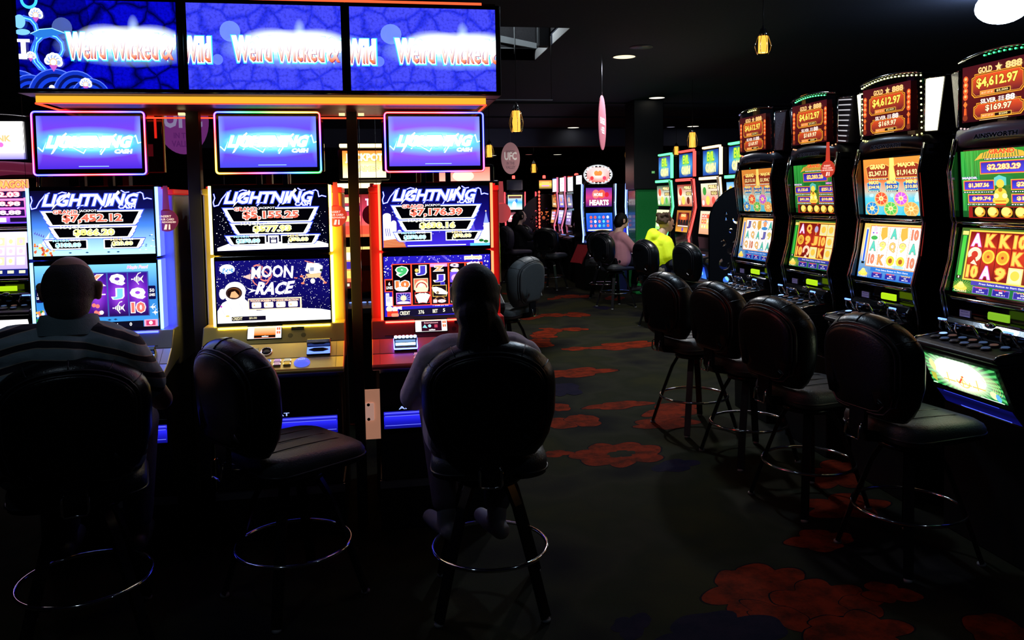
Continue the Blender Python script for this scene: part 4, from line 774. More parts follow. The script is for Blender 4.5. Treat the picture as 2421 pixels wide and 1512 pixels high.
# ------------------------------------------------------------------ stools
def back_outline(ins=0,n=17):
    """x,z outline of the arched backrest, shrunk by ins"""
    P=[]; hw=.252-ins; hb=.19-ins; zb=.655+ins; zt=1.105-ins
    for i in range(n): u=i/(n-1); a=math.pi*u; x=math.cos(a); zz=math.sin(a); P.append((hw*(abs(x)**.95)*(1 if x>=0 else -1), .935+(zt-.935)*(zz**.95)))
    L=[(-hw,.90),(-hw*.985,.82),(-(hw+hb)/2-.005,.74),(-hb-.012,zb+.04),(-hb+.02,zb+.006),(-hb+.06,zb)]
    return P+L+[(-x,z) for x,z in L[::-1]]
def back_ring(ins,yy): return [(x,yy+.55*x*x+ (z-.65)*-.06,z) for x,z in back_outline(ins)]
def stool(label,loc,heading,leather=None,group='padded swivel stools',backmat=None):
    le=leather or LEA
    t=thing('casino_stool',label,'stool',loc,-math.radians(heading),group)
    mb=MB(); mb.loft([back_ring(i,y) for i,y in((.06,-.172),(.03,-.176),(.010,-.188),(.0,-.205),(.0,-.228),(.008,-.254),(.022,-.274),(.040,-.288),(.052,-.290))],0); bk=obj('backrest',mb,le,t)
    mb=MB(); mb.loft([back_ring(i,y) for i,y in((.050,-.270),(.051,-.298),(.056,-.304),(.07,-.306),(.11,-.306))],0); obj('back_shell',mb,backmat or le,bk)
    mb=MB()
    for i,y in((.036,-.286),(.050,-.297)): mb.tube(back_ring(i,y),.0045,5,True)
    for ang in(28,58,90,122,152):
        a=math.radians(ang); k=ang/180*16; i0=int(k); 
        def pt(ins,yy): 
            r=back_ring(ins,yy); p,q=Vector(r[i0]),Vector(r[min(i0+1,16)]); return p.lerp(q,k-i0)
        mb.tube([pt(-.0005,-.205),pt(-.0008,-.228),pt(.007,-.254),pt(.021,-.274),pt(.032,-.283)],.0024,4)
    obj('piping',mb,mat('piping_black',(.03,.03,.036),.35),bk)
    # seat
    def seat_ring(s,z,dz=0): return [(x*s,y*s+.015,z+dz*max(0,y)) for x,y in rrect(-.225,.225,-.225,.235,.09,5)]
    mb=MB(); mb.loft([seat_ring(.90,.555),seat_ring(.98,.565),seat_ring(1,.59),seat_ring(1.0,.615,-.05),seat_ring(.965,.640,-.09),seat_ring(.86,.652,-.07),seat_ring(.4,.648)],0); st=obj('seat',mb,leather or mat('seat_leather',(.05,.055,.062),.45,bump=(140,.25)),t)
    mb=MB()
    for x in(-.10,0,.10): mb.tube([(x,-.15,.6525),(x,.0,.6525),(x,.15,.645),(x,.22,.625)],.0022,4)
    obj('seam',mb,BLM,st)
    mb=MB(); mb.tube([(x,y,z-.035) for x,y,z in seat_ring(1.004,.62)],.005,5,True); obj('piping',mb,mat('piping_black'),st)
    # back bracket and handle
    mb=MB(); mb.prism([(-.10,.53),(-.28,.56),(-.30,.60),(-.295,.72),(-.275,.72),(-.275,.61),(-.10,.565)],-.045,.045); obj('back_bracket',mb,LEG,t,bevel=.004)
    mb=MB(); mb.tube([(-.036,-.30,.640),(-.040,-.315,.632),(-.040,-.320,.582),(-.034,-.316,.572),(.034,-.316,.572),(.040,-.320,.582),(.040,-.315,.632),(.036,-.30,.640)],.0048,6); obj('handle',mb,CHR,t)
    mb=MB(); mb.lathe([(.001,.50),(.13,.50),(.13,.52),(.10,.53),(.10,.557),(.001,.557)],20); obj('swivel_plate',mb,LEG,t)
    for k in range(4):
        a=math.pi/4+k*math.pi/2; c,s_=math.cos(a),math.sin(a); mb=MB()
        P=[(c*.10,s_*.10,.51),(c*.15,s_*.15,.42),(c*.222,s_*.222,.22),(c*.29,s_*.29,.015),(c*.30,s_*.30,.006)]
        for i in range(3):
            p,q=Vector(P[i]),Vector(P[i+1]); tn=Vector((-s_,c,0))*.020; dn=Vector((c,s_,0)).cross(Vector((-s_,c,0))); w2=Vector((c*.9,s_*.9,.42))*.010
            mb.add([p-tn-w2,p+tn-w2,p+tn+w2,p-tn+w2,q-tn-w2,q+tn-w2,q+tn+w2,q-tn+w2],[(0,1,2,3),(7,6,5,4),(0,4,5,1),(1,5,6,2),(2,6,7,3),(3,7,4,0)],0)
        lg=obj('leg',mb,LEG,t); mb=MB(); mb.lathe([(.001,0),(.018,0),(.018,.012),(.001,.014)],10,(c*.29,s_*.29,0)); obj('foot_glide',mb,mat('glide_grey',(.3,.3,.32),.4),lg)
    mb=MB(); mb.tube([(.232*math.cos(i*math.pi/24),.232*math.sin(i*math.pi/24),.222) for i in range(48)],.0085,8,True); obj('foot_ring',mb,CHR,t)
    return t
# ------------------------------------------------------------------ people
def organic(name,mb,m,parent,vox,smooth=4,label=None):
    o=obj(name,mb,m,parent); r=o.modifiers.new('skin','REMESH'); r.mode='VOXEL'; r.voxel_size=vox; r.use_smooth_shade=True
    s=o.modifiers.new('soft','SMOOTH'); s.iterations=smooth; s.factor=.6
    if label: o['label']=label
    return o
def limb(mb,pts,rad):
    for i in range(len(pts)-1): mb.cap(pts[i],pts[i+1],rad[i],rad[i+1])
def hand(mb,wrist,d,side,curl=.25,s=1.0):
    """palm, four bent fingers and a thumb; d = pointing direction, palm facing down"""
    w=Vector(wrist); d=Vector(d).normalized(); lat=d.cross(Vector((0,0,1))).normalized()*side; upv=lat.cross(d)*side
    upv=Vector((0,0,1))
    for k in(-1.4,-.5,.4,1.3): mb.cap(w+lat*.010*k*s,w+d*.085*s+lat*.0165*k*s,.014*s,.0115*s)
    for k,L in((-1.5,.062),(-.5,.075),(.5,.080),(1.5,.070)):
        b=w+d*.090*s+lat*.0170*k*s; d1=(d-upv*curl).normalized(); d2=(d-upv*curl*3).normalized(); m_=b+d1*L*.5*s; e=m_+d2*L*.5*s
        mb.cap(b,m_,.0088*s,.0080*s,8); mb.cap(m_,e,.0080*s,.0068*s,8)
    b=w+d*.025*s+lat*.030*s; m_=b+(d*.6+lat*.75-upv*.2).normalized()*.035*s; mb.cap(b-lat*.012,m_,.0125*s,.0100*s,8); mb.cap(m_,m_+(d*.9+lat*.25-upv*.3).normalized()*.030*s,.0098*s,.0080*s,8)
def person(label,loc,heading,skin,head,headr,neck,shz,shx,hipz,arms,legs,vox=.007,lean=0,hair=None,torso=None,face=True,handcurl=.25,shoe=None,turn=0):
    t=thing('person',label,'person',loc,-math.radians(heading))
    mb=MB(); hx,hy,hz=head; rx,ry,rz=headr
    tr=math.radians(turn); ct,st_=math.cos(tr),math.sin(tr)
    def hp(x,y,z): return (hx+x*ct+y*st_,hy-x*st_+y*ct,hz+z)
    mb.ell((hx,hy-.008,hz+.02),(rx,ry*.98 if abs(turn)<45 else rx*1.05,rz*.86)); mb.cap(hp(0,.030,-.045),hp(0,.048,-.078),rx*.74,rx*.42); mb.cap(hp(0,.0,-.05),hp(0,.045,-.06),rx*.72,rx*.6)
    mb.cap(hp(0,-.012,-.06),neck,.056,.060); mb.cap(neck,(neck[0],neck[1]-.02,shz+.0),.060,.085)
    if face:
        mb.cap(hp(0,ry*.93,.012),hp(0,ry*1.13,-.022),.008,.014,8); mb.cap(hp(-.022,ry*.90,-.055),hp(.022,ry*.90,-.055),.008,.008,8); mb.cap(hp(-.03,ry*.88,.032),hp(.03,ry*.88,.032),.012,.012,8)
        for sx in(-1,1): mb.cap(hp(sx*rx*1.13,-.012,.022),hp(sx*rx*1.08,-.006,-.022),.016,.012,8); mb.cap(hp(sx*rx*.9,.0,.01),hp(sx*rx*1.1,-.008,.005),.014,.014,8)
    # trunk
    mb.cap((-shx*.62,0+lean,shz-.03),(shx*.62,0+lean,shz-.03),.082,.082); mb.cap((-.07,lean*.8,shz-.12),(-.065,0,hipz+.07),.115,.115); mb.cap((.07,lean*.8,shz-.12),(.065,0,hipz+.07),.115,.115); mb.cap((-.075,0,hipz+.02),(.075,0,hipz+.02),.11,.11)
    for s_,(el,wr,hd) in zip((-1,1),arms): limb(mb,[(s_*shx,lean,shz-.03),el,wr],[.056,.042,.029]); hand(mb,wr,hd,s_*-1,handcurl)
    for s_,(kn,an,toe) in zip((-1,1),legs): limb(mb,[(s_*.085,.02,hipz),kn,an],[.088,.058,.038]); mb.cap(an,toe,.036,.026)
    b=organic('body',mb,skin,t,vox)
    if face:
        for sx in(-1,1): e=MB(); e.ell(hp(sx*.030,ry*.86,.014),(.011,.008,.009),6); obj('eye',e,mat('eye_white',(.7,.7,.68),.2),b); 
        e=MB(); e.cap(hp(-.020,ry*.97,-.055),hp(.020,ry*.97,-.055),.0035,.0035,6); obj('lips',e,mat('lips',(.30,.10,.09),.5),b)
    return t
def shirt_mb(shx,shz,hipz,lean,arms,frac=1.0,grow=.018,neckr=.075,neck=(0,0,1.2),wide=1.0):
    mb=MB(); g=grow
    mb.cap((-shx*.66,lean,shz-.025),(shx*.66,lean,shz-.025),.085+g,.085+g)
    mb.cap((-.09*wide,lean*.8,shz-.13),(-.085*wide,0,hipz+.03),.118+g,.125+g); mb.cap((.09*wide,lean*.8,shz-.13),(.085*wide,0,hipz+.03),.118+g,.125+g); mb.cap((0,lean*.8+.01,shz-.1),(0,.02,hipz+.03),.13+g,.13+g)
    mb.cap((neck[0],neck[1]-.012,neck[2]-.035),(0,lean-.01,shz-.03),neckr*.92,.10); mb.cap((neck[0],neck[1]-.022,shz-.035),(0,lean,shz-.16),.085+g*1.1,.12+g)
    for s_,(el,wr,hd) in zip((-1,1),arms):
        a=Vector((s_*shx,lean,shz-.03)); el=Vector(el); wr=Vector(wr); mb.cap(a,a.lerp(el,min(1,frac)),.062+g*.7,.052+g*.7)
        if frac>=1: mb.cap(el,el.lerp(wr,min(1,frac-1)),.05+g*.6,.036+g*.5)
    return mb
def trousers_mb(hipz,legs,g=.014,frac=1.9):
    mb=MB(); mb.cap((-.08,-.01,hipz+.03),(.08,-.01,hipz+.03),.12+g,.12+g)
    for s_,(kn,an,toe) in zip((-1,1),legs): kn=Vector(kn);an=Vector(an); mb.cap((s_*.085,.02,hipz),kn,.094+g,.064+g); mb.cap(kn,kn.lerp(an,frac-1),.062+g,.044+g)
    return mb
def shoes(t,legs,m,s=1.0):
    for kn,an,toe in legs:
        an=Vector(an);toe=Vector(toe); mb=MB(); d=(toe-an); d.z=0; d=d.normalized()
        base=Vector((an.x,an.y,toe.z)); mb.cap(base-d*.035,base+d*.06,.040*s,.040*s); mb.cap(base+d*.06,base+d*.155,.042*s,.034*s); mb.cap(base,an+Vector((0,0,.01)),.040*s,.045*s)
        organic('shoe',mb,m,t,.007,3)
# ------------------------------------------------------------------ floor, ceiling, walls
def carpet():
    m=bpy.data.materials.new('patterned_carpet'); m.use_nodes=True; nt=m.node_tree; b=nt.nodes['Principled BSDF']; L=nt.links.new; N=nt.nodes.new
    tc=N('ShaderNodeTexCoord'); n1=N('ShaderNodeTexNoise'); n1.inputs['Scale'].default_value=1.1; n1.inputs['Detail'].default_value=3
    r=N('ShaderNodeValToRGB'); e=r.color_ramp.elements; e[0].position=.35; e[0].color=(.010,.009,.012,1); e[1].position=.62; e[1].color=(.042,.040,.014,1); x=e.new(.48); x.color=(.040,.038,.022,1); x=e.new(.54); x.color=(.028,.029,.014,1)
    n2=N('ShaderNodeTexNoise'); n2.inputs['Scale'].default_value=260; n2.inputs['Detail'].default_value=2
    mx=N('ShaderNodeMix'); mx.data_type='RGBA'; mx.blend_type='MULTIPLY'; mx.inputs[0].default_value=.7
    L(tc.outputs['Object'],n1.inputs['Vector']); L(tc.outputs['Object'],n2.inputs['Vector']); L(n1.outputs['Fac'],r.inputs['Fac'])
    L(r.outputs['Color'],mx.inputs[6]); L(n2.outputs['Color'],mx.inputs[7]); L(mx.outputs[2],b.inputs['Base Color'])
    bm=N('ShaderNodeBump'); bm.inputs['Strength'].default_value=.5; bm.inputs['Distance'].default_value=.004; L(n2.outputs['Fac'],bm.inputs['Height']); L(bm.outputs['Normal'],b.inputs['Normal'])
    b.inputs['Roughness'].default_value=.95; b.inputs['Specular IOR Level'].default_value=.1; return m
def tuft(name,c):
    m=mat(name,c,.95,bump=(260,.5),spec=.1); nt=m.node_tree; tc=nt.nodes.new('ShaderNodeTexCoord'); n=nt.nodes.new('ShaderNodeTexNoise'); n.inputs['Scale'].default_value=9; n.inputs['Detail'].default_value=8; n.inputs['Roughness'].default_value=.7
    r=nt.nodes.new('ShaderNodeValToRGB'); e=r.color_ramp.elements; e[0].position=.38; e[0].color=(c[0]*.35,c[1]*.5,c[2]*.8,1); e[1].position=.58; e[1].color=(c[0]*1.1,c[1],c[2],1)
    nt.links.new(tc.outputs['Object'],n.inputs['Vector']); nt.links.new(n.outputs['Fac'],r.inputs['Fac']); nt.links.new(r.outputs['Color'],nt.nodes['Principled BSDF'].inputs['Base Color']); return m
FL=[carpet(),tuft('carpet_red',(.230,.022,.004)),tuft('carpet_purple',(.013,.009,.026)),tuft('carpet_dark_outline',(.008,.005,.008))]
mb=MB(); mb.add([(-9,-3,0),(12,-3,0),(12,31,0),(-9,31,0)],[(0,1,2,3)],0)
mb.add([(-9,-3,-.1),(12,-3,-.1),(12,31,-.1),(-9,31,-.1)],[(3,2,1,0)],0)
_bz=[0]
def blob(cx,cy,r,lobes,m,ph=0,sx=1.0,amp=.22,rot=0,z=.0012,q=R):
    _bz[0]+=1; z=.0004+_bz[0]*.00003
    for k,(g,mm,zz) in enumerate(((1.04,3,z),(1,m,z+.000015)) if m==1 else ((1,m,z+.00004),)):
        n=72; P=[]
        for i in range(n):
            a=2*math.pi*i/n; rr=r*g*(1-amp+amp*abs(math.cos(lobes*a/2+ph))**.6*2)*(1+.10*math.sin(2*a+ph*3)+.05*math.sin(5*a+cx*9)+.03*math.sin(9*a+cy*7)); x=rr*math.cos(a)*sx; y=rr*math.sin(a)
            P.append((cx+x*math.cos(rot)-y*math.sin(rot),cy+x*math.sin(rot)+y*math.cos(rot),zz))
        mb.add([(cx,cy,zz)]+P,[(0,1+i,1+(i+1)%n) for i in range(n)],mm)
def bloom(cx,cy,r,rot=0,ph=0,full=True):
    blob(cx,cy,r,7,1,ph,1.15,.16,rot)
    if full: blob(cx+.02,cy,r*.28,5,0,ph,1.3,.2,rot,.0026)
bloom(1.50,2.96,.19,.5,.3,False); blob(1.69,2.85,.13,5,1,.4,1.3,.2,.3); blob(1.48,2.76,.075,4,1,.9,1.7,.2,-.8); blob(1.85,2.78,.07,3,1,.2,1.3,.3,.6); blob(2.0,2.84,.075,3,1,1.,1.2,.3,.1); blob(1.70,2.60,.13,6,1,.7,1.3,.2,.2)
blob(1.17,2.66,.15,4,2,.2,1.6,.25,.2); blob(.90,2.80,.06,3,2,.5,1.3,.3,.8); blob(.70,2.62,.08,4,2,1.5,1.2,.2)
bloom(1.45,4.76,.22,.4,.8); blob(1.06,4.85,.06,4,1,.3,1.6,.2); blob(1.72,4.48,.09,4,2,.3,1.5,.2,.3)
for x,y,r in((1.10,5.75,.12),(1.24,5.52,.12),(1.43,5.55,.12),(1.33,5.95,.09),(1.12,6.0,.07)): blob(x,y,r,3,1,x*3,1.2,.12,x)
blob(2.15,5.65,.16,5,1,.2,1.6,.2,.6); blob(1.98,5.35,.13,5,1,.9,1.6,.2,.2); blob(2.6,4.15,.16,6,1,.5,1.4,.2,.7); blob(2.35,3.7,.14,5,1,.1,1.4,.2); blob(2.0,3.35,.10,4,1,.1,1.4,.2); blob(1.8,5.9,.10,4,1,.4,2.3,.2,.1)
qq=random.Random(21)
blob(2.62,8.3,.19,6,1,.4,1.8,.2,.2); blob(2.05,8.25,.09,4,1,.1,1.5,.2); blob(1.72,7.1,.17,5,1,.7,2.0,.2,.2)
for cx,cy,n,s in((1.6,7.55,6,.32),(2.3,9.35,8,.45),(1.45,8.8,5,.3),(2.8,10.9,7,.5),(3.2,12.3,9,.6),(2.1,13.2,6,.5),(1.7,10.8,5,.4),(4.6,14,5,.5),(2.9,15.4,6,.6),(-1.6,2.0,5,.4),(.2,2.2,4,.3),(-.3,5.6,5,.5),(-2.8,3.8,6,.5),(2.5,2.3,5,.3),(3.2,2.4,5,.3)):
    for _ in range(int(n*.6)): blob(cx+qq.uniform(-s,s),cy+qq.uniform(-s,s)*.8,qq.uniform(.07,.16),qq.choice((3,4,5)),1 if qq.random()<.8 else 2,qq.uniform(0,3),qq.uniform(1,1.9),.18,qq.uniform(0,3),.0012+.00003*_)
for cx,cy in((1.5,6.5),(-.8,2.3)): blob(cx,cy,.13,4,2,cx,1.7,.2,cx,.0005)
fl=obj('floor',mb,FL); fl['kind']='structure'
WALL=mat('wall_dark_blue',(.016,.018,.030),.8); CEI=mat('ceiling_dark',(.020,.028,.060),.85,bump=(40,.1))
def struct(name,mb,m): o=obj(name,mb,m); o['kind']='structure'; return o
# ceiling with a raised lantern opening, lower beyond the bulkhead
LX0,LX1,LY0,LY1=1.12,1.80,7.35,9.03
mb=MB()
Z=3.2
mb.box(-9,LX0,-3,17.9,Z,Z+.12); mb.box(LX1,12,-3,17.9,Z,Z+.12); mb.box(LX0,LX1,-3,LY0,Z,Z+.12); mb.box(LX0,LX1,LY1,17.9,Z,Z+.12); struct('ceiling',mb,CEI)
struct('ceiling',MB().box(-9,12,18.1,31,2.86,2.98),CEI)
struct('ceiling_bulkhead',MB().box(-9,12,17.85,18.1,2.80,3.32),mat('bulkhead_grey_blue',(.16,.18,.28),.8))
struct('ceiling_bulkhead',MB().box(-9,12,24.0,24.2,2.62,2.9),mat('bulkhead_dark',(.04,.04,.06),.8))
for y,zb in((12.95,3.17),(15.2,3.17)): struct('ceiling_trim',MB().box(-9,12,y,y+.06,zb,3.21),mat('bulkhead_dark'))
struct('wall_back',MB().box(-9,12,30.9,31.1,0,3.3),mat('wall_back_maroon',(.05,.016,.02),.8)); struct('wall_left',MB().box(-9.1,-8.9,-3,31,0,3.3),WALL); struct('wall_right',MB().box(11.9,12.1,-3,31,0,3.3),WALL); struct('wall_front',MB().box(-9,12,-3.1,-2.9,0,3.3),WALL)
# ================================================================== placing things
B0=C(20,50,255,1.0); RDc=C(255,20,20,1.0); WHc=C(200,200,255,.9); GRc=C(20,220,60,1.0); YLc=C(255,220,40,1.0)
AMT={'sea':('$7,452.12','$866.20','$100.00','$20.00'),'moon':('$5,155.25','$577.93','$250.00','$50.00'),'city':('$7,176.39','$630.16','$250.00','$50.00')}
bankA('blue','blue-lit slot machine showing a reef game, seated man in striped shirt before it',-1.273,SIL,'blue',(art_jackpots('sea',AMT['sea']),art_sea_reels()),art_topper(((90,70,225),(110,60,220),(60,150,255),(70,40,210)),1),ring_colours([B0,RDc,B0,RDc,B0,RDc,B0,RDc]))
bankA('gold','gold-lit slot machine showing an astronaut and starry sky, nobody playing it',-.50,SIL_GOLD,'gold',(art_jackpots('moon',AMT['moon']),art_moon()),art_topper(((100,100,240),(100,70,220),(60,160,255),(70,70,225)),2),ring_colours([GRc,B0,RDc,YLc,GRc,B0,RDc,YLc,RDc,B0]))
bankA('red','red-lit slot machine showing city lights and reels, long-haired player before it',.27,SIL_RED,'red',(art_jackpots('city',AMT['city']),art_city_reels()),art_topper(((110,110,250),(140,80,225),(80,170,255),(90,70,235)),3),ring_colours([RDc,B0,B0,RDc,RDc,B0,RDc,B0]),mirror=-1,lit_bill=True)
# machines on the far side of the left bank: backs of their cabinets and toppers
for i,(x,lb) in enumerate(((-1.30,'black back of a topper with a red lit edge, behind the blue-lit machine'),(-.515,'black slot machine back to back with the gold-lit one, seen past its topper'),(.26,'black slot machine back to back with the red-lit one, seen past its topper'))):
    t=thing('slot_machine',lb if i else 'black slot machine back to back with the blue-lit one, dark topper edged in red','slot machine',(x,4.72,0),math.pi,'slot machines on the far side of the left bank')
    obj('cabinet',MB().box(-.31,.31,.0,.40,.0,1.62),BLM,t,bevel=.01)
    tp=obj('topper',MB().box(-.24,.24,.44,.47,1.775,2.085),BLK,t,bevel=.008)
    mb=MB(); mb.box(-.235,.235,.445,.465,2.087,2.094); obj('light_bar',mb,glow('rear_red',(.9,.02,.01),1.2 if i==0 else .5),tp)
    if i==0: 
        mb=MB(); mb.tube([(.02,.473,2.055),(-.20,.473,2.055),(-.205,.473,2.05),(-.205,.473,1.95)],.006,6); obj('light_bar',mb,glow('rear_red2',(.9,.02,.01),.9),tp)
        obj('back_plate',MB().box(-.19,-.11,.471,.474,1.86,1.92),mat('maroon_plate',(.25,.02,.04),.5,em=(.03,.002,.004)),tp); mb=MB(); mb.box(-.243,-.239,.45,.475,1.78,2.07); obj('trim_edge',mb,SIL_GOLD,tp)
    mb=MB(); mb.box(-.06,-.03,.38,.44,1.6,1.8); mb.box(.03,.06,.38,.44,1.6,1.8); obj('topper_post',mb,BLM,t)
# ---- overhead display sign
sg=thing('overhead_sign','long overhead sign with three blue stone-pattern screens above the left bank','sign',(0,3.5,0))
def stone(dark):
    m=bpy.data.materials.new('stone_picture_'+('dark' if dark else 'blue')); m.use_nodes=True; nt=m.node_tree; b=nt.nodes['Principled BSDF']; L=nt.links.new; N=nt.nodes.new
    tc=N('ShaderNodeTexCoord'); nz=N('ShaderNodeTexNoise'); nz.inputs['Scale'].default_value=7; add=N('ShaderNodeMixRGB'); add.inputs[0].default_value=.09
    L(tc.outputs['Object'],nz.inputs['Vector']); L(tc.outputs['Object'],add.inputs[1]); L(nz.outputs['Color'],add.inputs[2])
    vo=N('ShaderNodeTexVoronoi'); vo.feature='DISTANCE_TO_EDGE'; vo.inputs['Scale'].default_value=11; L(add.outputs[0],vo.inputs['Vector'])
    r=N('ShaderNodeValToRGB'); e=r.color_ramp.elements
    n2=N('ShaderNodeTexNoise'); n2.inputs['Scale'].default_value=90; n2.inputs['Detail'].default_value=4; L(tc.outputs['Object'],n2.inputs['Vector'])
    if dark: e[0].position=.0; e[0].color=(.0,.0,.05,1); e[1].position=.13; e[1].color=(.002,.002,.62,1)
    else: e[0].position=.0; e[0].color=(.018,.028,.80,1); e[1].position=.12; e[1].color=(.065,.075,1.05,1)
    L(vo.outputs['Distance'],r.inputs['Fac']); mx=N('ShaderNodeMixRGB'); mx.blend_type='MULTIPLY'; mx.inputs[0].default_value=.7
    mr=N('ShaderNodeMapRange'); mr.inputs['From Min'].default_value=.35; mr.inputs['From Max'].default_value=.55; mr.inputs['To Min'].default_value=.55; mr.inputs['To Max'].default_value=1.1; L(n2.outputs['Fac'],mr.inputs['Value'])
    L(r.outputs['Color'],mx.inputs[1]); L(mr.outputs['Result'],mx.inputs[2]); L(mx.outputs[0],b.inputs['Emission Color']); b.inputs['Emission Strength'].default_value=1.0
    b.inputs['Base Color'].default_value=(0,0,0,1); b.inputs['Roughness'].default_value=.2; return m
mb=MB(); mb.box(-1.425,.545,.012,.16,2.075,2.465); obj('sign_housing',mb,BLM,sg,bevel=.004)
SX=[(-1.403,-.803,35,425),(-.763,-.141,437,812),(-.105,.52,823,1173)]
for k,(x0,x1,p0,p1) in enumerate(SX):
    fr=obj('screen_bezel',MB().box(x0-.017,x1+.017,0,.014,2.078,2.462),BLK,sg,bevel=.002)
    a=Art(p0,6,p1,212,x1-x0,.352); a.rect(p0,6,p1,212,C(10,10,200))
    for cx,sp in((142,0),(540,0),(920,0)): a.circ(cx,72,25,C(120,150,255,1.0,.75)); 
    for cx in (508,890): a.circ(cx,140,13,C(120,150,255,1,.6))
    if k==0:
        cy_=C(60,190,255,1.3); pal=C(150,225,255,1.4)
        a.circ(60,45,150,C(0,0,30,1,.55),120)
        a.ring(66,8,14,21,cy_,a0=0,a1=190)
        def swirl(pts,w0): a.line(pts,w0+4,C(60,90,255,1.3)); a.line(pts,w0,C(30,120,235,1.1)); a.line(pts,w0*.35,C(120,225,255,1.3))
        swirl([(38,55),(52,50),(68,54),(78,66),(82,82),(80,100),(72,116),(66,132),(72,150),(84,164),(96,170)],8)
        swirl([(96,168),(80,150),(74,128),(80,106),(94,93),(112,88),(128,93),(140,106),(142,122),(136,134),(128,137)],7); a.poly([(66,86),(88,76),(118,73),(150,84),(120,90),(84,96)],C(40,120,215)); a.line([(66,86),(88,76),(118,73),(150,84)],2,pal)
        for bx_,by_,rr_ in((30,232,62),(58,232,52),(118,232,66),(170,228,58),(205,238,50)):
            for q_,c_ in((1,C(80,110,255,1.3)),(.96,C(16,50,190)),(.82,C(8,18,90)),(.7,C(20,60,215)),(.55,C(4,8,60)),(.42,C(20,60,200))): a.circ(bx_,by_,rr_*q_,c_,n=30)
        def flower(cx,cy,s):
            for an in(-165,-130,-95,-60,-25,5): 
                A=math.radians(an); a.circ(cx+s*.62*math.cos(A),cy+s*.62*math.sin(A),s*.42,C(235,245,255,1.5)); a.circ(cx+s*.55*math.cos(A),cy+s*.55*math.sin(A),s*.25,C(150,170,235,1.2))
            a.circ(cx,cy,s*.42,C(250,170,110,1.3)); a.circ(cx,cy,s*.32,C(210,240,255,1.5)); a.poly([(cx-s*.5,cy+s*.3),(cx+s*.5,cy+s*.3),(cx,cy+s)],C(190,90,190,1.1))
        flower(82,44,17); flower(119,152,22); flower(195,203,15); flower(66,140,12); a.circ(44,60,14,C(120,190,245,1.2),16); a.circ(50,84,18,C(120,190,245,1.2),7); a.circ(113,212,7,W_)
        a.rect(36,100,66,107,W_); a.rect(44,107,56,146,W_); a.rect(38,134,58,146,W_)
    for cx in (155,545,930):
        x0_,x1_=cx,cx+ (335 if cx<900 else 330); mx_=(x0_+x1_)/2-15
        a.halo(mx_+6,113,196,50,C(170,210,255,1.4,.92),.5)
        for dx in(-60,55): a.halo(mx_+dx,94,74,34,C(225,240,255,1.6,.85),.35)
        a.halo(mx_+12,72,16,34,C(190,220,255,1.4,.6),.2)
        for wd,u0,u1,yy in(('Weird',x0_+2,x0_+92,0),('Wicked',x0_+106,x0_+222,0),('&',x0_+232,x0_+262,1),('Wild',x0_+270,x1_,3)):
            a.text(wd,u0-7,80+yy,u1+7,150+yy,C(60,190,255,1.5),None,.13); a.text(wd,u0-4,82+yy,u1+4,147+yy,C(255,255,255,1.7),None,.12)
        a.poly([(x0_+70,92),(x1_-60,92),(x1_-70,120),(x0_+90,120)],C(255,255,255,1.6))
        a.halo(mx_,98,150,34,C(255,255,255,1.7,.97),.6)
        def fc(x,y,s_=0):
            t_=min(1,max(0,(y-112)/28)); c0=C(255,255,255,1.3); c1=C(240,110,60,1.15); return tuple(c0[i]+(c1[i]-c0[i])*t_ for i in range(4))
        def sc(x,y): t_=min(1,max(0,(y-100)/25)); c0=C(255,255,255,1.3);c1=C(150,60,120,1.0); return tuple(c0[i]+(c1[i]-c0[i])*t_ for i in range(4))
        for wd,u0,u1,yy in(('Weird',x0_+2,x0_+92,0),('Wicked',x0_+106,x0_+222,0),('&',x0_+232,x0_+262,1),('Wild',x0_+270,x1_,3)):
            a.text(wd,u0+2,84+yy,u1+2,145+yy,sc,None,.012); a.text(wd,u0,84+yy,u1,143+yy,fc,None,.012)
    st=stone(k==0)
    o=a.build('sign_screen',fr,((x0+x1)/2,-.002,2.268),base=st)
# orange light band, neon edge and underside frame
OR=glow('amber_band',(1,.50,.035),1.05); ORr=glow('red_neon',(1,.05,.015),2.4); ORt=glow('orange_red_top',(1,.12,.01),.9); NEC=glow('neon_core',(1,.35,.12),3)
mb=MB(); mb.box(-1.39,.487,.10,.13,2.047,2.079); obj('light_band',mb,OR,sg)
mb=MB(); mb.box(-1.39,.487,.098,.129,2.077,2.088); obj('light_band_edge',mb,ORt,sg)
mb=MB(); mb.box(-1.39,.487,.092,.104,2.043,2.047); obj('neon_edge',mb,ORr,sg)
mb=MB(); mb.tube([(-1.39,.10,2.044),(-1.39,.68,2.044),(.487,.68,2.044),(.487,.10,2.044)],.0045,6); obj('neon_edge',mb,ORr,sg)
mb=MB(); mb.box(-1.375,.472,.13,.66,2.052,2.066); obj('soffit_panel',mb,mat('soffit_dark_red',(.05,.012,.015),.4),sg)
mb=MB(); mb.box(-1.39,.475,.10,.13,2.462,2.497); obj('light_band',mb,glow('amber_red_top',(1,.10,.03),1.6),sg)
mb=MB(); mb.box(-1.42,.54,.13,.66,2.075,2.5); obj('sign_back_box',mb,BLM,sg)
for x,w_ in((-.858,.029),(-.122,.025)):
    mb=MB(); mb.box(x-w_,x+w_,.46,.52,0,2.06); obj('support_post',mb,BLM,sg,bevel=.002)
for x,z in((-.165,2.04),(-.075,2.04),(-.89,2.04)): obj('small_lamp',MB().box(x-.014,x+.014,.4,.42,z-.012,z),glow('small_lamp_warm',(1,.8,.4),1.2),sg)
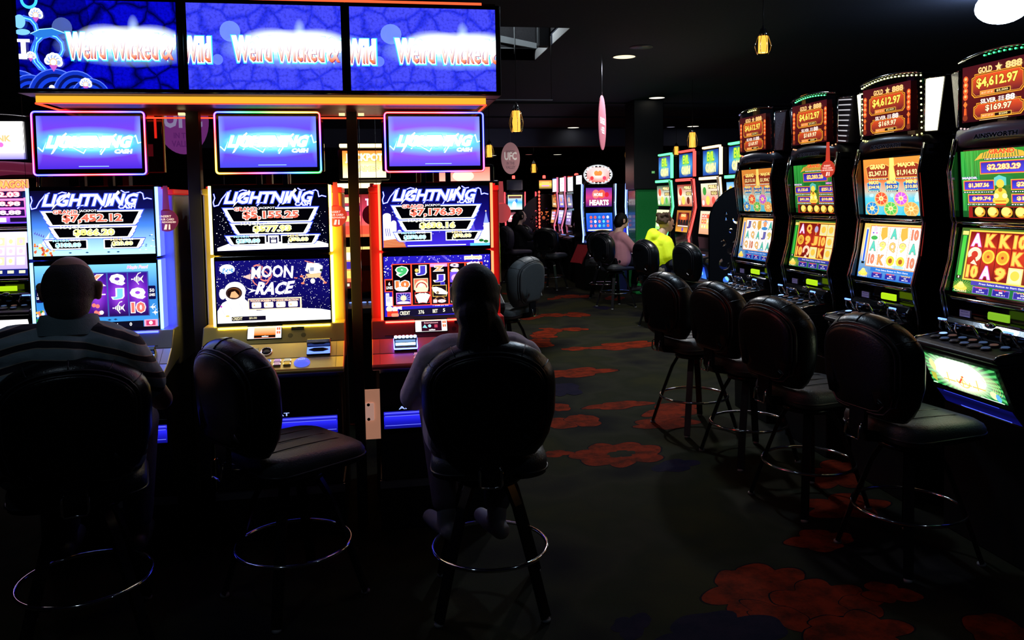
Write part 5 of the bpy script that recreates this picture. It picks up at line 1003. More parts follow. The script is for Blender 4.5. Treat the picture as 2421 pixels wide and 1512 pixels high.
# ---- hanging card-reminder tags
def tag_thing(label,loc,rz,col,txt=True,em=.18):
    t=thing('reminder_tag',label,'tag',loc,rz,'round card reminder tags hung on the machines')
    m=mat('tag_card_%d_%d'%(int(col[0]*100),int(em*100)),col,.45,em=tuple(c*em for c in col))  # card is no lamp; its glow replaces light reaching it
    n=24; mb=MB(); mb.prismy([(.052*math.cos(2*math.pi*i/n),.052*math.sin(2*math.pi*i/n)) for i in range(n)],0,.002); mb.prismy([(-.016,.045),(.016,.045),(.010,.16),(-.010,.16)],0,.002); d=obj('tag_card',mb,m,t)
    if txt:
        a=Art(0,0,100,100,.10,.10); c=C(255,235,215,.9)
        a.text('INSERT',24,26,72,36,c); a.text('YOUR CARD',12,40,84,50,c); a.text('& BE REWARDED',6,54,92,62,c); a.poly([(38,92),(44,68),(54,68),(50,92)],c); a.poly([(58,92),(60,68),(66,68),(66,92)],c)
        a.build('tag_print',d,(0,-.001,0))
    return t
tag_thing('dim red round card tag hung at the right side of the blue-lit machine',(-.975,3.90,1.545),0,(.45,.04,.05))
tag_thing('bright red round card tag hung between the gold-lit machine and the post',(-.205,3.88,1.552),0,(.75,.06,.03),em=.6)
tag_thing('dark red round card tag behind the left side of the red-lit machine',(-.035,4.10,1.55),0,(.25,.01,.03),False,.15)
tag_thing('pink round card tag at the right side of the red-lit machine',(.615,4.02,1.55),.25,(.8,.12,.14),False,.35)
# ---- right bank
X0=2.77
DG1=[['A','K','K','10','o'],['s','o','o','K','9'],['10','A','9','t','9']]; DG2=[['A','Q','r','t','t'],['o','9','J','10','t'],['10','s','t','K','t']]
BG1=[['c','b','A','b','10'],['A','9','Q','9','A'],['10','K','h','h','10']]; BG2=[['J','Q','b','m','A'],['A','Q','A','J','9'],['Q','10','Q','A','A']]
bankB('nearest of the four tall machines, green bamboo game above a green belly screen',(X0,3.13,0),-math.pi/2,art_dragon_up(('$2,283.29','$1,387.56','$251.51','$49.74','$10.80'),1.1),art_dragon_low(DG1,1.15),art_gold888(1.15),art_belly('green'),'silver',((.05,1,.25),(.4,.3,.3),None,6,18))
bankB('tall machine with brightly lit yellow-white wings on its topper',(X0,3.90,0),-math.pi/2,art_wheels_up(('$2,347.13','$1,914.93','$344.98','$43.29','$10.80'),1.12),art_beach_low(BG1,1.2),art_gold888(1.0),art_belly('none'),'lit',((.95,1,.45),(1,1,.3),(.95,1,.4),0,18),'dark',bellylit=False)
bankB('tall machine with white bars on its topper wing and a red tag on its brow',(X0,4.67,0),-math.pi/2,art_dragon_up(('$2,283.28','$1,125.65','$251.51','$41.30','$10.88'),.8),art_dragon_low(DG2,.85),art_gold888(.95),art_belly('none'),'bars',((.1,1,.3),(.6,.3,.15),None,2,15),'dark',bellylit=False)
bankB('farthest of the four tall machines, white belly screen and dark silver wings',(X0,5.44,0),-math.pi/2,art_wheels_up(('$2,315.18','$1,904.31','$344.98','$43.29','$10.80'),.75),art_beach_low(BG2,.85),art_gold888(.9,1),art_belly('white'),'silver',((.9,.9,.3),(1,.25,.1),None,6,11),'dark')
tag_thing('red round card tag hung on the brow of the third tall machine back',(2.66,4.42,1.77),-1.25,(.75,.06,.03),em=.7)
# ---- stools
stool('stool under the man in the striped shirt, back towards the camera',(-1.127,3.134,0),-16,group='stools at the left bank')
stool('empty stool turned sideways before the gold-lit machine',(-.385,3.30,0),53,group='stools at the left bank')
stool('stool under the long-haired player, back towards the camera',(.407,3.119,0),6,group='stools at the left bank')
stool('nearest empty stool of the right-hand bank, at the machine with the green belly screen',(2.302,3.145,0),80,group='empty stools along the right-hand bank')
stool('second empty stool of the right-hand bank, before the lit-wing machine',(2.196,3.80,0),78,group='empty stools along the right-hand bank')
stool('third empty stool of the right-hand bank, before the machine with the brow tag',(2.224,4.546,0),80,group='empty stools along the right-hand bank')
stool('farthest empty stool of the right-hand bank, its splayed legs and ring standing clear',(2.15,5.24,0),76,group='empty stools along the right-hand bank')
stool('grey-backed stool in the aisle just beyond the red-lit machine',(1.12,7.15,0),-47,LEAG,'stools further down the room')
# ---- machines seen past the left bank
LKG='slot machines seen past the left bank'
bankB('pink-browed machine with a white topper at the left frame edge',(-2.55,5.95,0),0,simple_art([(250,170,120),(255,120,190),(90,60,220)],[('t','BLACK DRAGON',2,2,98,12,(255,180,90),(160,30,60)),('r',2,16,90,26,(30,10,60)),('t','$832.03',20,17,84,25,(255,225,235),(235,80,110)),('r',2,29,90,38,(30,10,60)),('t','$388.98',22,30,84,37,(255,225,235),(235,80,110)),('r',2,41,90,50,(30,10,60)),('t','$198.88',22,42,84,49,(255,225,235),(200,80,200)),('r',6,52,60,58,(250,240,255)),('r',66,52,98,58,(20,10,40))],1.5),grid_art(((200,190,255),(150,130,255)),[(255,240,235),(255,220,150),(250,190,220),(235,240,255)],4,k=1.7,bar=(20,30,110)),simple_art([(255,250,250),(255,250,240),(120,110,230)],[('r',0,0,100,50,(255,252,250),2.0),('t','FIRE LINK',20,22,80,32,(235,190,130),(255,240,220)),('c',50,38,6,(230,120,150)),('c',38,40,4,(240,180,90)),('c',64,37,4,(210,90,170))],1.8),art_belly('white'),'silver',(None,None,None,0,0),'pink',LKG,False)
bankC('small amber-lit machine with a fiery topper, seen between the gold- and red-lit ones',(-.10,5.95,0),0,simple_art([(120,30,30),(200,60,90),(240,110,60)],[('r',4,4,40,12,(255,220,150)),('r',4,16,40,24,(20,20,90)),('r',6,17,38,23,(250,235,190)),('r',4,30,40,38,(250,190,120)),('t','TOUCH',50,6,92,16,(250,230,240),(190,40,110)),('t','GAME',50,20,92,28,(250,200,240),(190,40,110)),('c',68,38,10,(255,250,240),1.8),('r',4,44,96,56,(230,70,50))],1.5),grid_art(((240,190,110),(210,60,40)),[(200,60,60),(250,200,90),(60,40,150),(255,240,220)],9,k=1.5,bar=(90,30,30)),
  simple_art([(250,120,50),(255,190,90),(255,240,190)],[('h',55,45,60,30,(255,250,210)),('t','JACKPOT',6,6,94,28,(255,255,235),(255,170,60)),('t','FLAMES',18,34,84,46,(255,235,170),(250,190,100))],1.5),None,W=.52,zs=((1.35,1.68),(.98,1.30)),topz=(1.79,1.985),topw=.31,topbar=glow('amber_bar',(1,.75,.35),3),group=LKG)
bankC('dark machine beside the amber one with a pale lit screen low down',(.62,5.95,0),0,simple_art([(250,140,90),(230,60,60)],[('c',50,30,16,(255,230,150))],1.2),simple_art([(40,10,20),(120,20,30)],[],1),simple_art([(240,120,100),(255,190,170)],[('c',50,30,20,(255,230,200))],1.2),None,W=.54,topz=(1.73,1.86),topw=.40,group=LKG)
# posters between machines
def poster(label,loc,w,h,kind,rz=0):
    t=thing('hanging_poster',label,'poster',loc,rz); bd=obj('poster_board',MB().box(-w/2,w/2,0,.006,-h/2,h/2),mat('poster_card',(.2,.18,.16),.7),t)
    for sx in(-1,1): obj('hanging_cord',MB().tube([(sx*w*.42,.003,h/2),(sx*w*.42,.003,(3.2 if kind=='wed' else 2.06)-loc[2])],.0012,4),BLM,t)
    def flat(name,mb,c): return obj(name,mb,mat('print_%s_%s'%(kind,name),c,.6),bd)
    if kind=='wed':
        flat('ground',MB().box(-w/2,w/2,-.001,0,-h/2,h/2),(.42,.20,.05)); flat('torn_strip',MB().box(-w*.25,w*.5,-.002,-.001,h*.10,h*.22),(.35,.33,.5)); flat('blue_strip',MB().box(-w*.22,w*.5,-.002,-.001,-h*.08,h*.06),(.05,.14,.45)); flat('photo_figure',MB().ell((w*.1,-.002,-h*.33),(w*.3,.002,h*.16),8),(.45,.42,.40)); lines=[('WEDNESDAY',.40),('BADGE DRAW',.30)]; tc=(.30,.28,.5)
    elif kind=='sun':
        flat('ground',MB().box(-w/2,w/2,-.001,0,-h/2,h/2),(.05,.06,.28)); flat('lower_half',MB().box(-w/2,w/2,-.002,-.001,-h/2,-h*.15),(.25,.09,.03)); flat('dark_disc',MB().ell((w*.1,-.002,0),(w*.35,.002,h*.16),8),(.02,.02,.12)); lines=[('SUNDAY',.42),('LUCKY',.33),('BADGE',.24),('DRAW',.15)]; tc=(.30,.30,.55)
    else:
        flat('ground',MB().box(-w/2,w/2,-.001,0,-h/2,h/2),(.50,.16,.04)); flat('blue_strip',MB().box(-w/2,w*.3,-.002,-.001,.0,h*.12),(.15,.14,.14)); flat('photo_figure',MB().ell((w*.15,-.002,-h*.28),(w*.35,.002,h*.17),8),(.55,.20,.10)); lines=[]; tc=(.5,.3,.1)
    for s_,z in lines:
        vs,fs=glyphs(s_,.02); bx=max(v[0] for v in vs); k=w*.86/bx; mb=MB(); mb.add([(-w*.43+x*k,-.0032,h*z+y*k*1.25-.02) for x,y in vs],fs,0); obj('poster_lettering',mb,mat('print_letters_'+kind,tc,.6),bd)
    return t
poster('orange badge-draw poster left of the blue-lit machine',(-1.70,4.4,1.31),.16,.25,'wed'); poster('dark blue lucky-draw poster between the blue- and gold-lit machines',(-.865,4.34,1.215),.17,.235,'sun'); poster('orange poster with a pale figure beside the red-lit machine, low in the gap',(-.055,4.36,1.245),.10,.23,'org')
t=thing('metal_plate','metal plate with added salmon glow and a bolted hasp in the gap beside the red-lit machine','plate',(-.052,4.08,0),0)
mb=MB(); mb.box(-.049,.040,0,.02,.400,.655); pl=obj('plate_sheet',mb,mat('salmon_steel_glow',(.75,.42,.32),.5,.1,em=(.30,.135,.085),bump=(25,.2)),t)  # sheet and hasp emit, in place of light falling on them
obj('hasp',MB().box(-.046,-.002,-.012,0,.50,.59),mat('hasp_pale_glow',(.8,.6,.55),.4,em=(.36,.2,.16)),pl,bevel=.004)
for z in(.508,.583): obj('bolt',MB().lathe([(.001,0),(.008,0),(.008,.004),(.001,.005)],8,(0,0,0),0,Matrix.Translation((-.030,-.012,z))@Matrix.Rotation(math.pi/2,4,'X')),BLM,pl)
# ---- ceiling things
DLM=glow('downlight_warm',(1,.82,.50),1.6); DLG=glow('downlight_pale',(1,.93,.75),1.5)
def downlight(x,y,z,r,lit,label): 
    t=thing('ceiling_downlight',label,'ceiling light',(x,y,z),0,'recessed ceiling downlights')
    mb=MB(); mb.lathe([(r,-.004),(r*1.12,-.006),(r*1.14,.0),(r,.0)],24); obj('trim_ring',mb,mat('downlight_trim',(.06,.06,.07),.5),t)
    mb=MB(); mb.lathe([(.001,-.002),(r,-.002),(r,.001),(.001,.001)],24); obj('lens',mb,lit,t)
for x,y,z,r,m_,lb in((2.771,8.77,3.2,.125,DLM,'nearest lit downlight, large amber disc ahead of the roof opening'),(2.775,8.19,3.2,.11,mat('unlit_lens',(.10,.09,.12),.4),'unlit dim downlight just in front of the amber one'),(4.435,12.33,3.2,.125,DLG,'second lit downlight from the camera, over the aisle'),(4.358,17.6,3.2,.13,DLG,'lit downlight at the bulkhead, left of the pink edge-on sign'),(7.08,17.3,3.2,.13,DLG,'lit downlight above the pendant over the green-lit machines'),(6.61,17.46,3.2,.09,mat('dim_lens',(.2,.2,.26),.4,em=(.25,.25,.35)),'dim downlight left of the one above the pendant'),(5.70,18.35,2.86,.13,DLG,'lit downlight just past the bulkhead, right of the pink sign'),(7.9,18.4,2.86,.13,DLG,'lit downlight past the bulkhead, above the bright machines'),(3.42,18.5,2.86,.12,DLG,'lit downlight past the bulkhead, beside the round pink sign'),(7.7,21.6,2.86,.13,DLG,'small far downlight left of the two lanterns'),(3.2,22.5,2.86,.12,DLG,'small far downlight behind the red-lit machine top'),(5.05,22.3,2.86,.12,DLG,'small far downlight just left of the pink sign foot'),(4.2,22.2,2.86,.10,mat('red_dim_lens',(.3,.1,.1),.4,em=(.5,.16,.14)),'small reddish far downlight')):
    downlight(x,y,z,r,m_,lb)
t=thing('globe_light','very bright white globe light on the ceiling at the upper right','ceiling light',(4.85,5.62,3.2)); mb=MB(); mb.ell((0,0,-.14),(.19,.19,.13),12); obj('globe',mb,glow('globe_white',(.62,.78,1),30),t); mb=MB(); mb.lathe([(.001,-.03),(.10,-.03),(.12,0),(.001,0)],20); obj('ceiling_rose',mb,SIL,t)
def pendant(x,y,zb,label,r=.040,h=.20,glass=True,ceil=3.2,k=1.5):
    t=thing('pendant_lantern',label,'pendant light',(x,y,zb),0,'amber pendant lanterns')
    mb=MB(); mb.lathe([(r*.96,0),(r,.01),(r*.98,h*.5),(r*.9,h),(r*.8,h),(r*.8,.0)],20); 
    m=bpy.data.materials.get('lantern_amber')
    if not m:
        m=mat('lantern_amber',(.5,.25,.05),.5,em=(1,.44,.05),es=k); nt=m.node_tree; tc=nt.nodes.new('ShaderNodeTexCoord'); sp=nt.nodes.new('ShaderNodeSeparateXYZ'); mr=nt.nodes.new('ShaderNodeMapRange')
        wv=nt.nodes.new('ShaderNodeTexWave'); wv.inputs['Scale'].default_value=55; wv.bands_direction='Z'; nt.links.new(tc.outputs['Object'],wv.inputs['Vector']); mr.inputs['To Min'].default_value=.8; mr.inputs['To Max'].default_value=2.4
        nt.links.new(wv.outputs['Fac'],mr.inputs['Value']); nt.links.new(mr.outputs['Result'],nt.nodes['Principled BSDF'].inputs['Emission Strength'])
    obj('shade',mb,m,t)
    mb=MB(); mb.lathe([(.001,.004),(r*.9,.004),(r*.9,.008),(.001,.008)],16); obj('diffuser',mb,glow('lantern_base',(1,.72,.30),2.2),t)
    mb=MB(); mb.lathe([(r*.92,h),(r*.7,h+.03),(r*.22,h+.075),(.006,h+.085)],16); obj('cap',mb,CHR,t)
    mb=MB(); mb.tube([(0,0,h+.08),(0,0,ceil-zb)],.003,5); obj('cord',mb,BLM,t)
    mb=MB()
    for i in range(8):
        a=i*math.pi/4; mb.tube([(math.cos(a)*q,math.sin(a)*q,z) for q,z in((r*.5,h+.06),(r*1.35,h*.8),(r*1.8,h*.42),(r*1.5,h*.08),(r*1.15,-.01))],.0022,5)
    obj('wire_cage',mb,CHR,t)
for x,y,z,lb,r,h,ce in((1.337,7.7,2.273,'nearest amber lantern, hanging right of the overhead sign',.040,.20,3.2),(4.247,10.4,2.285,'amber lantern hanging above the green-lit machines',.042,.20,3.2),(5.006,15.6,2.386,'amber lantern above the green pillar',.045,.20,3.2),(6.024,15.6,2.465,'amber lantern at the left end of the green-lit machines',.040,.17,3.2),(3.595,18.4,2.225,'tiny far amber lantern right of the round pink sign',.045,.20,2.86),(3.042,6.0,2.747,'orange lantern high up near the ceiling, left of the bright globe',.038,.13,3.2),(1.663,12,2.255,'amber lantern half hidden beside the red-lit topper',.04,.18,3.2)):
    pendant(x,y,z,lb,r,h,ceil=ce)
mb=MB(); mb.box(-.36,.34,-.01,.01,0,.008); 
t=thing('ceiling_rail','thin dark rail the nearest lantern hangs below','rail',(1.36,7.7,2.575)); obj('rail_bar',mb,mat('rail_grey',(.25,.27,.32),.4),t); mb=MB(); mb.tube([(-.35,0,.004),(-.35,0,.62)],.003,5); mb.tube([(.33,0,.004),(.33,0,.62)],.003,5); obj('rail_rod',mb,BLM,t)
def hangsign(label,loc,rx,rz,col,rz_,texts,em,ceil=3.2):
    t=thing('hanging_sign',label,'hanging sign',loc,rz_); n=40; mb=MB(); mb.prismy([(rx*math.cos(2*math.pi*i/n),rz*math.sin(2*math.pi*i/n)) for i in range(n)],-.004,.004)
    d=obj('sign_disc',mb,mat('sign_'+label[:12].replace(' ','_'),col,.6,em=tuple(c*em for c in col)),t)  # emission stands in for light on the disc; lettering likewise
    for s_,z,h,c,wd in texts:
        vs,fs=glyphs(s_,.035); ax=min(v[0] for v in vs); bx=max(v[0] for v in vs); ay=min(v[1] for v in vs); by=max(v[1] for v in vs); mb=MB()
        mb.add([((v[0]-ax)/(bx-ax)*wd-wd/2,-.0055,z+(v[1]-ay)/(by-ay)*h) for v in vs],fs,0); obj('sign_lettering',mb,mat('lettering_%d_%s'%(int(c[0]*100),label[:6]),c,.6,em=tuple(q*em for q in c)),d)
    mb=MB(); mb.tube([(0,0,rz),(0,0,ceil-loc[2])],.002,4); mb.tube([(0,0,rz-.01),(.006,0,rz+.02),(0,0,rz+.03)],.003,5); obj('hanging_wire',mb,SIL,t)
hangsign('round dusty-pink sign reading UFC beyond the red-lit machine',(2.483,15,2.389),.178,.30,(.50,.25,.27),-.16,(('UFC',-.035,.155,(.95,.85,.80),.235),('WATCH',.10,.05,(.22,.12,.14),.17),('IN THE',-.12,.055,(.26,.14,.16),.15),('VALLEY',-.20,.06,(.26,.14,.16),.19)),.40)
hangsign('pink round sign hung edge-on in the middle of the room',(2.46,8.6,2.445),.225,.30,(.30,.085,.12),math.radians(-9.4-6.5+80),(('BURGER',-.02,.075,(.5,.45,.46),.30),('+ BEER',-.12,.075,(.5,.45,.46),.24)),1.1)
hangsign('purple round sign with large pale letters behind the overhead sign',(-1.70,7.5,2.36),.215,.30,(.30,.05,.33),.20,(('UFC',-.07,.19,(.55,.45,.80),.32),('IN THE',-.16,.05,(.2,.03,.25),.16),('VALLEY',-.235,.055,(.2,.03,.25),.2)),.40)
# roof lantern: pale rafters seen through the opening
WD=mat('well_dark',(.012,.013,.018),.8); RG=mat('rafter_grey',(.22,.25,.27),.8); RW=mat('rafter_white',(.8,.83,.85),.6,bump=(30,.2))
mb=MB(); mb.box(LX0-.02,LX1+.6,LY1,LY1+.05,3.33,4.4); mb.box(LX1,LX1+.05,LY0,LY1,3.34,4.4); mb.box(LX0-.05,LX0,LY0-.2,LY1,3.2,4.4); mb.box(LX0,LX1,LY0-.05,LY0,3.3,4.4); mb.box(LX0-.05,LX1+.1,LY0-.1,LY1+.1,4.4,4.5); mb.box(LX0,1.39,8.96,9.03,3.19,4.4); struct('ceiling_well',mb,WD)
struct('ceiling_well_panel',MB().box(LX0,LX1,LY1,LY1+.05,3.2,3.33),RG)
mb=MB(); mb.box(1.795,1.80,LY0,8.10,3.2,3.30); mb.box(1.795,1.80,8.32,LY1,3.2,3.30); struct('ceiling_well_trim',mb,RW)
mb=MB(); mb.add([(1.39,9.0,3.385),(1.39,9.0,3.46),(1.80,8.95,3.37),(1.80,8.95,3.31),(1.39,9.03,3.385),(1.39,9.03,3.46),(1.80,9.03,3.37),(1.80,9.03,3.31)],[(0,1,2,3),(4,5,6,7),(1,5,6,2),(0,4,7,3)],0); struct('beam_slanted',mb,RG)
struct('beam_upright',MB().box(1.66,1.68,8.2,8.22,3.2,4.4),RG); struct('beam_upright',MB().box(1.68,1.78,8.2,8.32,3.2,4.4),WD)
mb=MB(); mb.tube([(1.50,8.7,3.2),(1.502,8.7,3.3),(1.498,8.7,4.4)],.004,5); struct('beam_conduit',mb,RG)
lamp('POINT',(1.45,8.2,3.9),30,(.9,.97,1),.08,name='well_daylight')
# ---- bank with green, red and amber light bars, further along the right
NG=glow('neon_green',(.10,1,.30),2.6); NR=glow('neon_red',(1,.06,.05),2.8); NA=glow('neon_amber',(1,.62,.35),2.6)
def evil(): return simple_art([(20,50,150),(70,150,220),(30,60,150)],[('h',50,20,38,22,(120,210,90)),('h',50,44,36,14,(240,235,150)),('t','EVIL',28,4,74,26,(190,240,60),(60,150,60)),('t','CASH',18,32,84,52,(250,240,170),(220,220,110))],1.1)
def perils(i): return simple_art([[(60,90,60),(220,220,200),(70,150,60)],[(150,30,20),(240,220,190),(190,90,60)],[(250,240,200),(250,180,160),(240,110,90)],[(90,170,230),(230,230,250),(120,120,200)]][i],[('r',45,4,98,14,(40,25,15)),('t','PERILS',48,5,96,13,(250,230,160),(170,110,40)),('r',60,20,98,30,(60,40,20)),('t','GOLD',63,21,95,29,(250,220,140)),('c',22,20,11,[(240,90,60),(200,40,30),(60,150,60),(240,200,80)][i]),('c',40,44,12,(250,210,90)),('c',74,44,10,[(90,180,80),(100,40,30),(240,80,70),(90,120,220)][i]),('c',12,50,7,(250,250,240))],1.15)
def low_(i): return [simple_art([(240,250,190),(150,220,120)],[('r',10,10,90,50,(250,250,220)),('c',35,30,9,(80,170,80)),('c',66,30,9,(230,160,70))],1.2),simple_art([(190,120,50),(120,60,30),(230,160,60)],[('r',12,6,88,46,(90,20,30)),('h',50,20,34,16,(250,110,50)),('t','BONUS',34,10,66,18,(255,230,150)),('r',14,26,30,40,(30,30,30)),('r',34,26,48,40,(30,30,30)),('r',52,26,66,40,(30,30,30)),('r',70,26,86,40,(30,30,30)),('r',14,42,86,45,(240,235,220)),('c',50,53,6,(110,70,200))],1.1),grid_art(((240,220,190),(220,160,120)),[(240,90,60),(250,220,120)],3),grid_art(((90,160,240),(80,90,200)),[(250,220,120),(240,240,250)],5)][i]
GL='tall machines with coloured light bars along the right wall'
for i,(y,nm,bar) in enumerate(((10.98,'farthest colour-lit machine, green light bars, its game half hidden by the player in yellow',NG),(10.17,'second farthest colour-lit machine, red light bars over a golden bonus screen',NR),(9.36,'third colour-lit machine, amber light bars, partly behind the arched screen',NA),(8.60,'nearest colour-lit machine, green light bars, cut off by the dark tall machines',NG))):
    bankC(nm,(4.1,y,0),-math.pi/2,perils(i),low_(i),evil(),simple_art([(30,60,200),(60,120,255)],[('c',70,30,14,(120,200,255))],1.3),W=.62,zs=((1.475,1.785),(1.13,1.44)),topz=(1.875,2.185),topw=.46,strip=bar,topbar=bar,group=GL)
# ---- far machines around the aisle end
HB=glow('side_strip_blue',(.16,.28,1),5)
def hearts(): return simple_art([(90,40,150),(200,60,120),(60,30,110)],[('c',38,20,14,(240,120,110)),('c',60,20,14,(240,90,70)),('t','MORE',30,16,64,27,(255,235,225),(230,70,60)),('t','HEARTS',14,38,88,56,(255,255,255),(160,40,60)),('c',80,22,8,(200,30,50))],1.2)
def oval(): return simple_art([(250,190,190),(240,110,100)],[('h',50,30,46,28,(255,220,210)),('c',42,24,10,(250,130,60)),('c',58,24,10,(250,130,60)),('r',36,26,64,34,(245,120,60)),('c',22,44,8,(220,50,60)),('c',78,44,8,(200,60,90))],1.4)
def hlow():
    a=simple_art([(50,110,235),(30,60,200)],[('r',6,4,94,50,(30,90,200))],1.1); q=random.Random(3)
    for i in range(5):
        for j in range(3): a.circ(18+i*16,14+j*14,5,C(*q.choice([(90,200,250),(250,90,80),(250,240,230),(70,160,240),(240,120,150)]),1.2),n=10)
    a.rect(5,54,95,58,C(240,240,190,1.1)); return a
bankC('hearts machine with an oval bulb-lit topper and blue side strips',(3.80,13.6,0),.05,hearts(),hlow(),oval(),simple_art([(200,120,200),(255,230,240)],[('c',30,30,16,(230,100,160)),('c',70,26,14,(255,255,250))],1.4),W=.60,zs=((1.45,1.80),(1.02,1.36)),topz=(1.86,2.18),topw=.50,strip=HB,sidestrip='both',oval=True,group='oval-topped machines at the aisle end',dh=.84)
bankC('second oval-topped machine, mostly hidden by the green pillar',(4.60,13.6,0),.05,simple_art([(20,20,30),(30,20,20)],[('r',60,6,96,24,(240,200,110)),('c',76,42,12,(255,250,250))],1.2),simple_art([(20,20,30),(200,60,50)],[('r',60,6,96,20,(240,90,70))],1.1),oval(),None,W=.60,zs=((1.45,1.80),(1.02,1.36)),topz=(1.86,2.18),topw=.50,strip=HB,sidestrip='both',oval=True,group='oval-topped machines at the aisle end',dh=.84)
for i,(y,c,lb) in enumerate(((16.8,((120,80,40),(190,150,90)),'slim machine with a white portrait topper edged in blue, farthest of the slim ones'),(16.1,((200,190,235),(110,90,210)),'slim machine with a plain white portrait topper and a volcano game'),(15.4,((60,40,90),(120,110,160)),'slim machine with a white portrait topper edged in red'),(14.7,((60,40,90),(120,110,160)),'machine with a wide white topper just left of the oval one'))):
    tpa=simple_art([(250,250,255),(240,230,250)],[('r',0,0,100,3,[(90,120,255),(200,255,240),(255,120,110),(240,220,235)][i],1.5),('r',0,57,100,60,[(90,120,255),(160,120,255),(255,100,200),(240,210,225)][i],1.5),('r',20,20,80,26,(225,200,225),1.2),('r',20,34,80,38,(225,200,225),1.2)],1.9)
    bankC(lb,(3.78,y,0),-math.pi/2,simple_art([c[0],c[1]],[('c',40,24,12,(240,160,90)),('r',20,40,80,50,(240,220,190))],1.0),grid_art(c,[(240,230,250),(160,130,220)],i+2),tpa,simple_art([(90,110,230),(120,130,240)],[],1.3) if i==0 else None,W=.56,zs=((1.42,1.70),(1.08,1.38)),topz=(1.74,2.04),topw=.42,group='slim machines before the hearts machine',strip=glow('strip_pink_far',(.8,.2,.35),1.2) if i<2 else None)
obj('side_sign',MB().box(-.02,.02,-.15,.15,-.17,.17),mat('red_side_panel',(.4,.02,.03),.5),thing('side_panel','red slanted panel at the foot of the hearts machine','panel',(3.36,13.2,.66),.35),rot=(0,math.radians(28),0))
def cyan(): return simple_art([(240,220,120),(60,170,240),(230,250,255)],[('r',6,4,94,14,(90,60,60)),('c',45,40,14,(255,255,255),1.6),('c',60,24,8,(40,120,220))],1.3)
bankC('far machine with a cyan and yellow game, dark topper and a red candle lamp',(3.11,18.3,0),.0,cyan(),simple_art([(80,20,40),(240,160,170)],[('r',8,20,92,44,(250,240,245)),('c',30,32,8,(220,60,90)),('c',64,32,8,(220,60,90))],1.3),simple_art([(8,8,20),(14,10,24)],[],1),None,W=.46,zs=((1.36,1.72),(1.08,1.32)),topz=(1.84,2.04),topw=.32,strip=glow('strip_red_far',(1,.08,.1),2),sidestrip='both',candle=True,group='far machines with red candle lamps')
bankC('far machine with an orange topper and a red candle lamp, behind the small arched screen',(3.86,18.4,0),.0,simple_art([(30,20,90),(20,10,40)],[],1),simple_art([(250,120,60),(40,10,30)],[],1),simple_art([(240,120,70),(250,210,90),(60,30,30)],[('r',20,10,80,24,(250,190,110)),('r',20,32,80,42,(240,150,200))],1.3),None,W=.46,zs=((1.36,1.72),(1.08,1.32)),topz=(1.84,2.04),topw=.30,strip=glow('strip_red_far',(1,.08,.1),2),sidestrip='both',candle=True,group='far machines with red candle lamps')
t=thing('candle_lamp','red candle lamp glowing over the white slim toppers','lamp',(4.62,18.4,0),0); obj('lamp_post',MB().box(-.02,.02,-.02,.02,0,2.10),BLM,t); mb=MB(); mb.lathe([(.03,2.10),(.05,2.10),(.05,2.18),(.03,2.20),(.001,2.2)],12); obj('candle_lens',mb,glow('candle_red',(1,.05,.04),5),t)
# ---- arched screens with scroll cut-outs
def arch_screen(loc,label,R_=.345,zc=1.36,rz=0,redpost=False):
    t=thing('arched_partition',label,'partition',loc,rz,'black arched partitions pierced with scrollwork')
    q=random.Random(5); holes=[]
    for _ in range(900):
        x=q.uniform(-R_*.62,R_*.85); z=q.uniform(.55,zc+R_*.35); r=q.uniform(.018,.060)
        if x*x+max(0,z-zc)**2>(R_-r-.05)**2 or (x>R_*.55): continue
        if x< -R_*.3 and z<.75: continue
        if all(math.hypot(x-a,z-b)>r+c+.008 for a,b,c in holes): holes.append((x,z,r))
    holes=sorted(holes,key=lambda h:-h[2])[:46]
    cu=bpy.data.curves.new('outline','CURVE'); cu.dimensions='2D'; cu.fill_mode='BOTH'; cu.extrude=.012
    def spl(P):
        sp=cu.splines.new('POLY'); sp.points.add(len(P)-1); sp.use_cyclic_u=True
        for i,(x,y) in enumerate(P): sp.points[i].co=(x,y,0,1)
    spl([(-R_,.0),(R_,.0),(R_,zc)]+[(R_*math.cos(math.pi*i/24),zc+R_*math.sin(math.pi*i/24)) for i in range(1,24)]+[(-R_,zc)])
    for x,z,r in holes:
        k=q.random()
        if k<.55: a0=q.uniform(0,6.28); spl([(x+r*math.cos(a0+i*4.6/12),z+r*math.sin(a0+i*4.6/12)) for i in range(13)]+[(x+r*.55*math.cos(a0+i*4.6/12),z+r*.55*math.sin(a0+i*4.6/12)) for i in range(12,-1,-1)])
        else: spl([(x+r*.8*math.cos(2*math.pi*i/12),z+r*.8*math.sin(2*math.pi*i/12)) for i in range(12)])
    ob=bpy.data.objects.new('o',cu); me=bpy.data.meshes.new_from_object(ob); bpy.data.objects.remove(ob); bpy.data.curves.remove(cu)
    me.materials.clear(); me.materials.append(mat('partition_black',(.016,.017,.022),.35)); o=bpy.data.objects.new('pierced_panel',me); link(o,t,(0,0,0),(math.pi/2,0,0))
    mb=MB(); mb.tube([(-R_,0,0),(-R_,0,zc)]+[(R_*math.cos(math.pi*(1-i/24)),0,zc+R_*math.sin(math.pi*(1-i/24))) for i in range(1,24)]+[(R_,0,zc),(R_,0,0)],.010,6); obj('rim',mb,BLK,t)
    if redpost:
        mb=MB()
        for i in range(11): mb.ell((-.17,-.12,.98+i*.078),(.022,.018,.030),6)
        obj('bulb_row',mb,glow('bulb_red_far',(1,.05,.03),5),t)
        mb=MB(); mb.box(-.19,-.15,-.11,-.08,0,1.8); obj('lamp_strip_post',mb,BLM,t)
arch_screen((3.37,7.0,0),'large black arched scrollwork screen beside the tall machines')
arch_screen((3.70,17.6,0),'small far arched scrollwork screen with a dotted red light strip before it',.55,1.16,0,True)
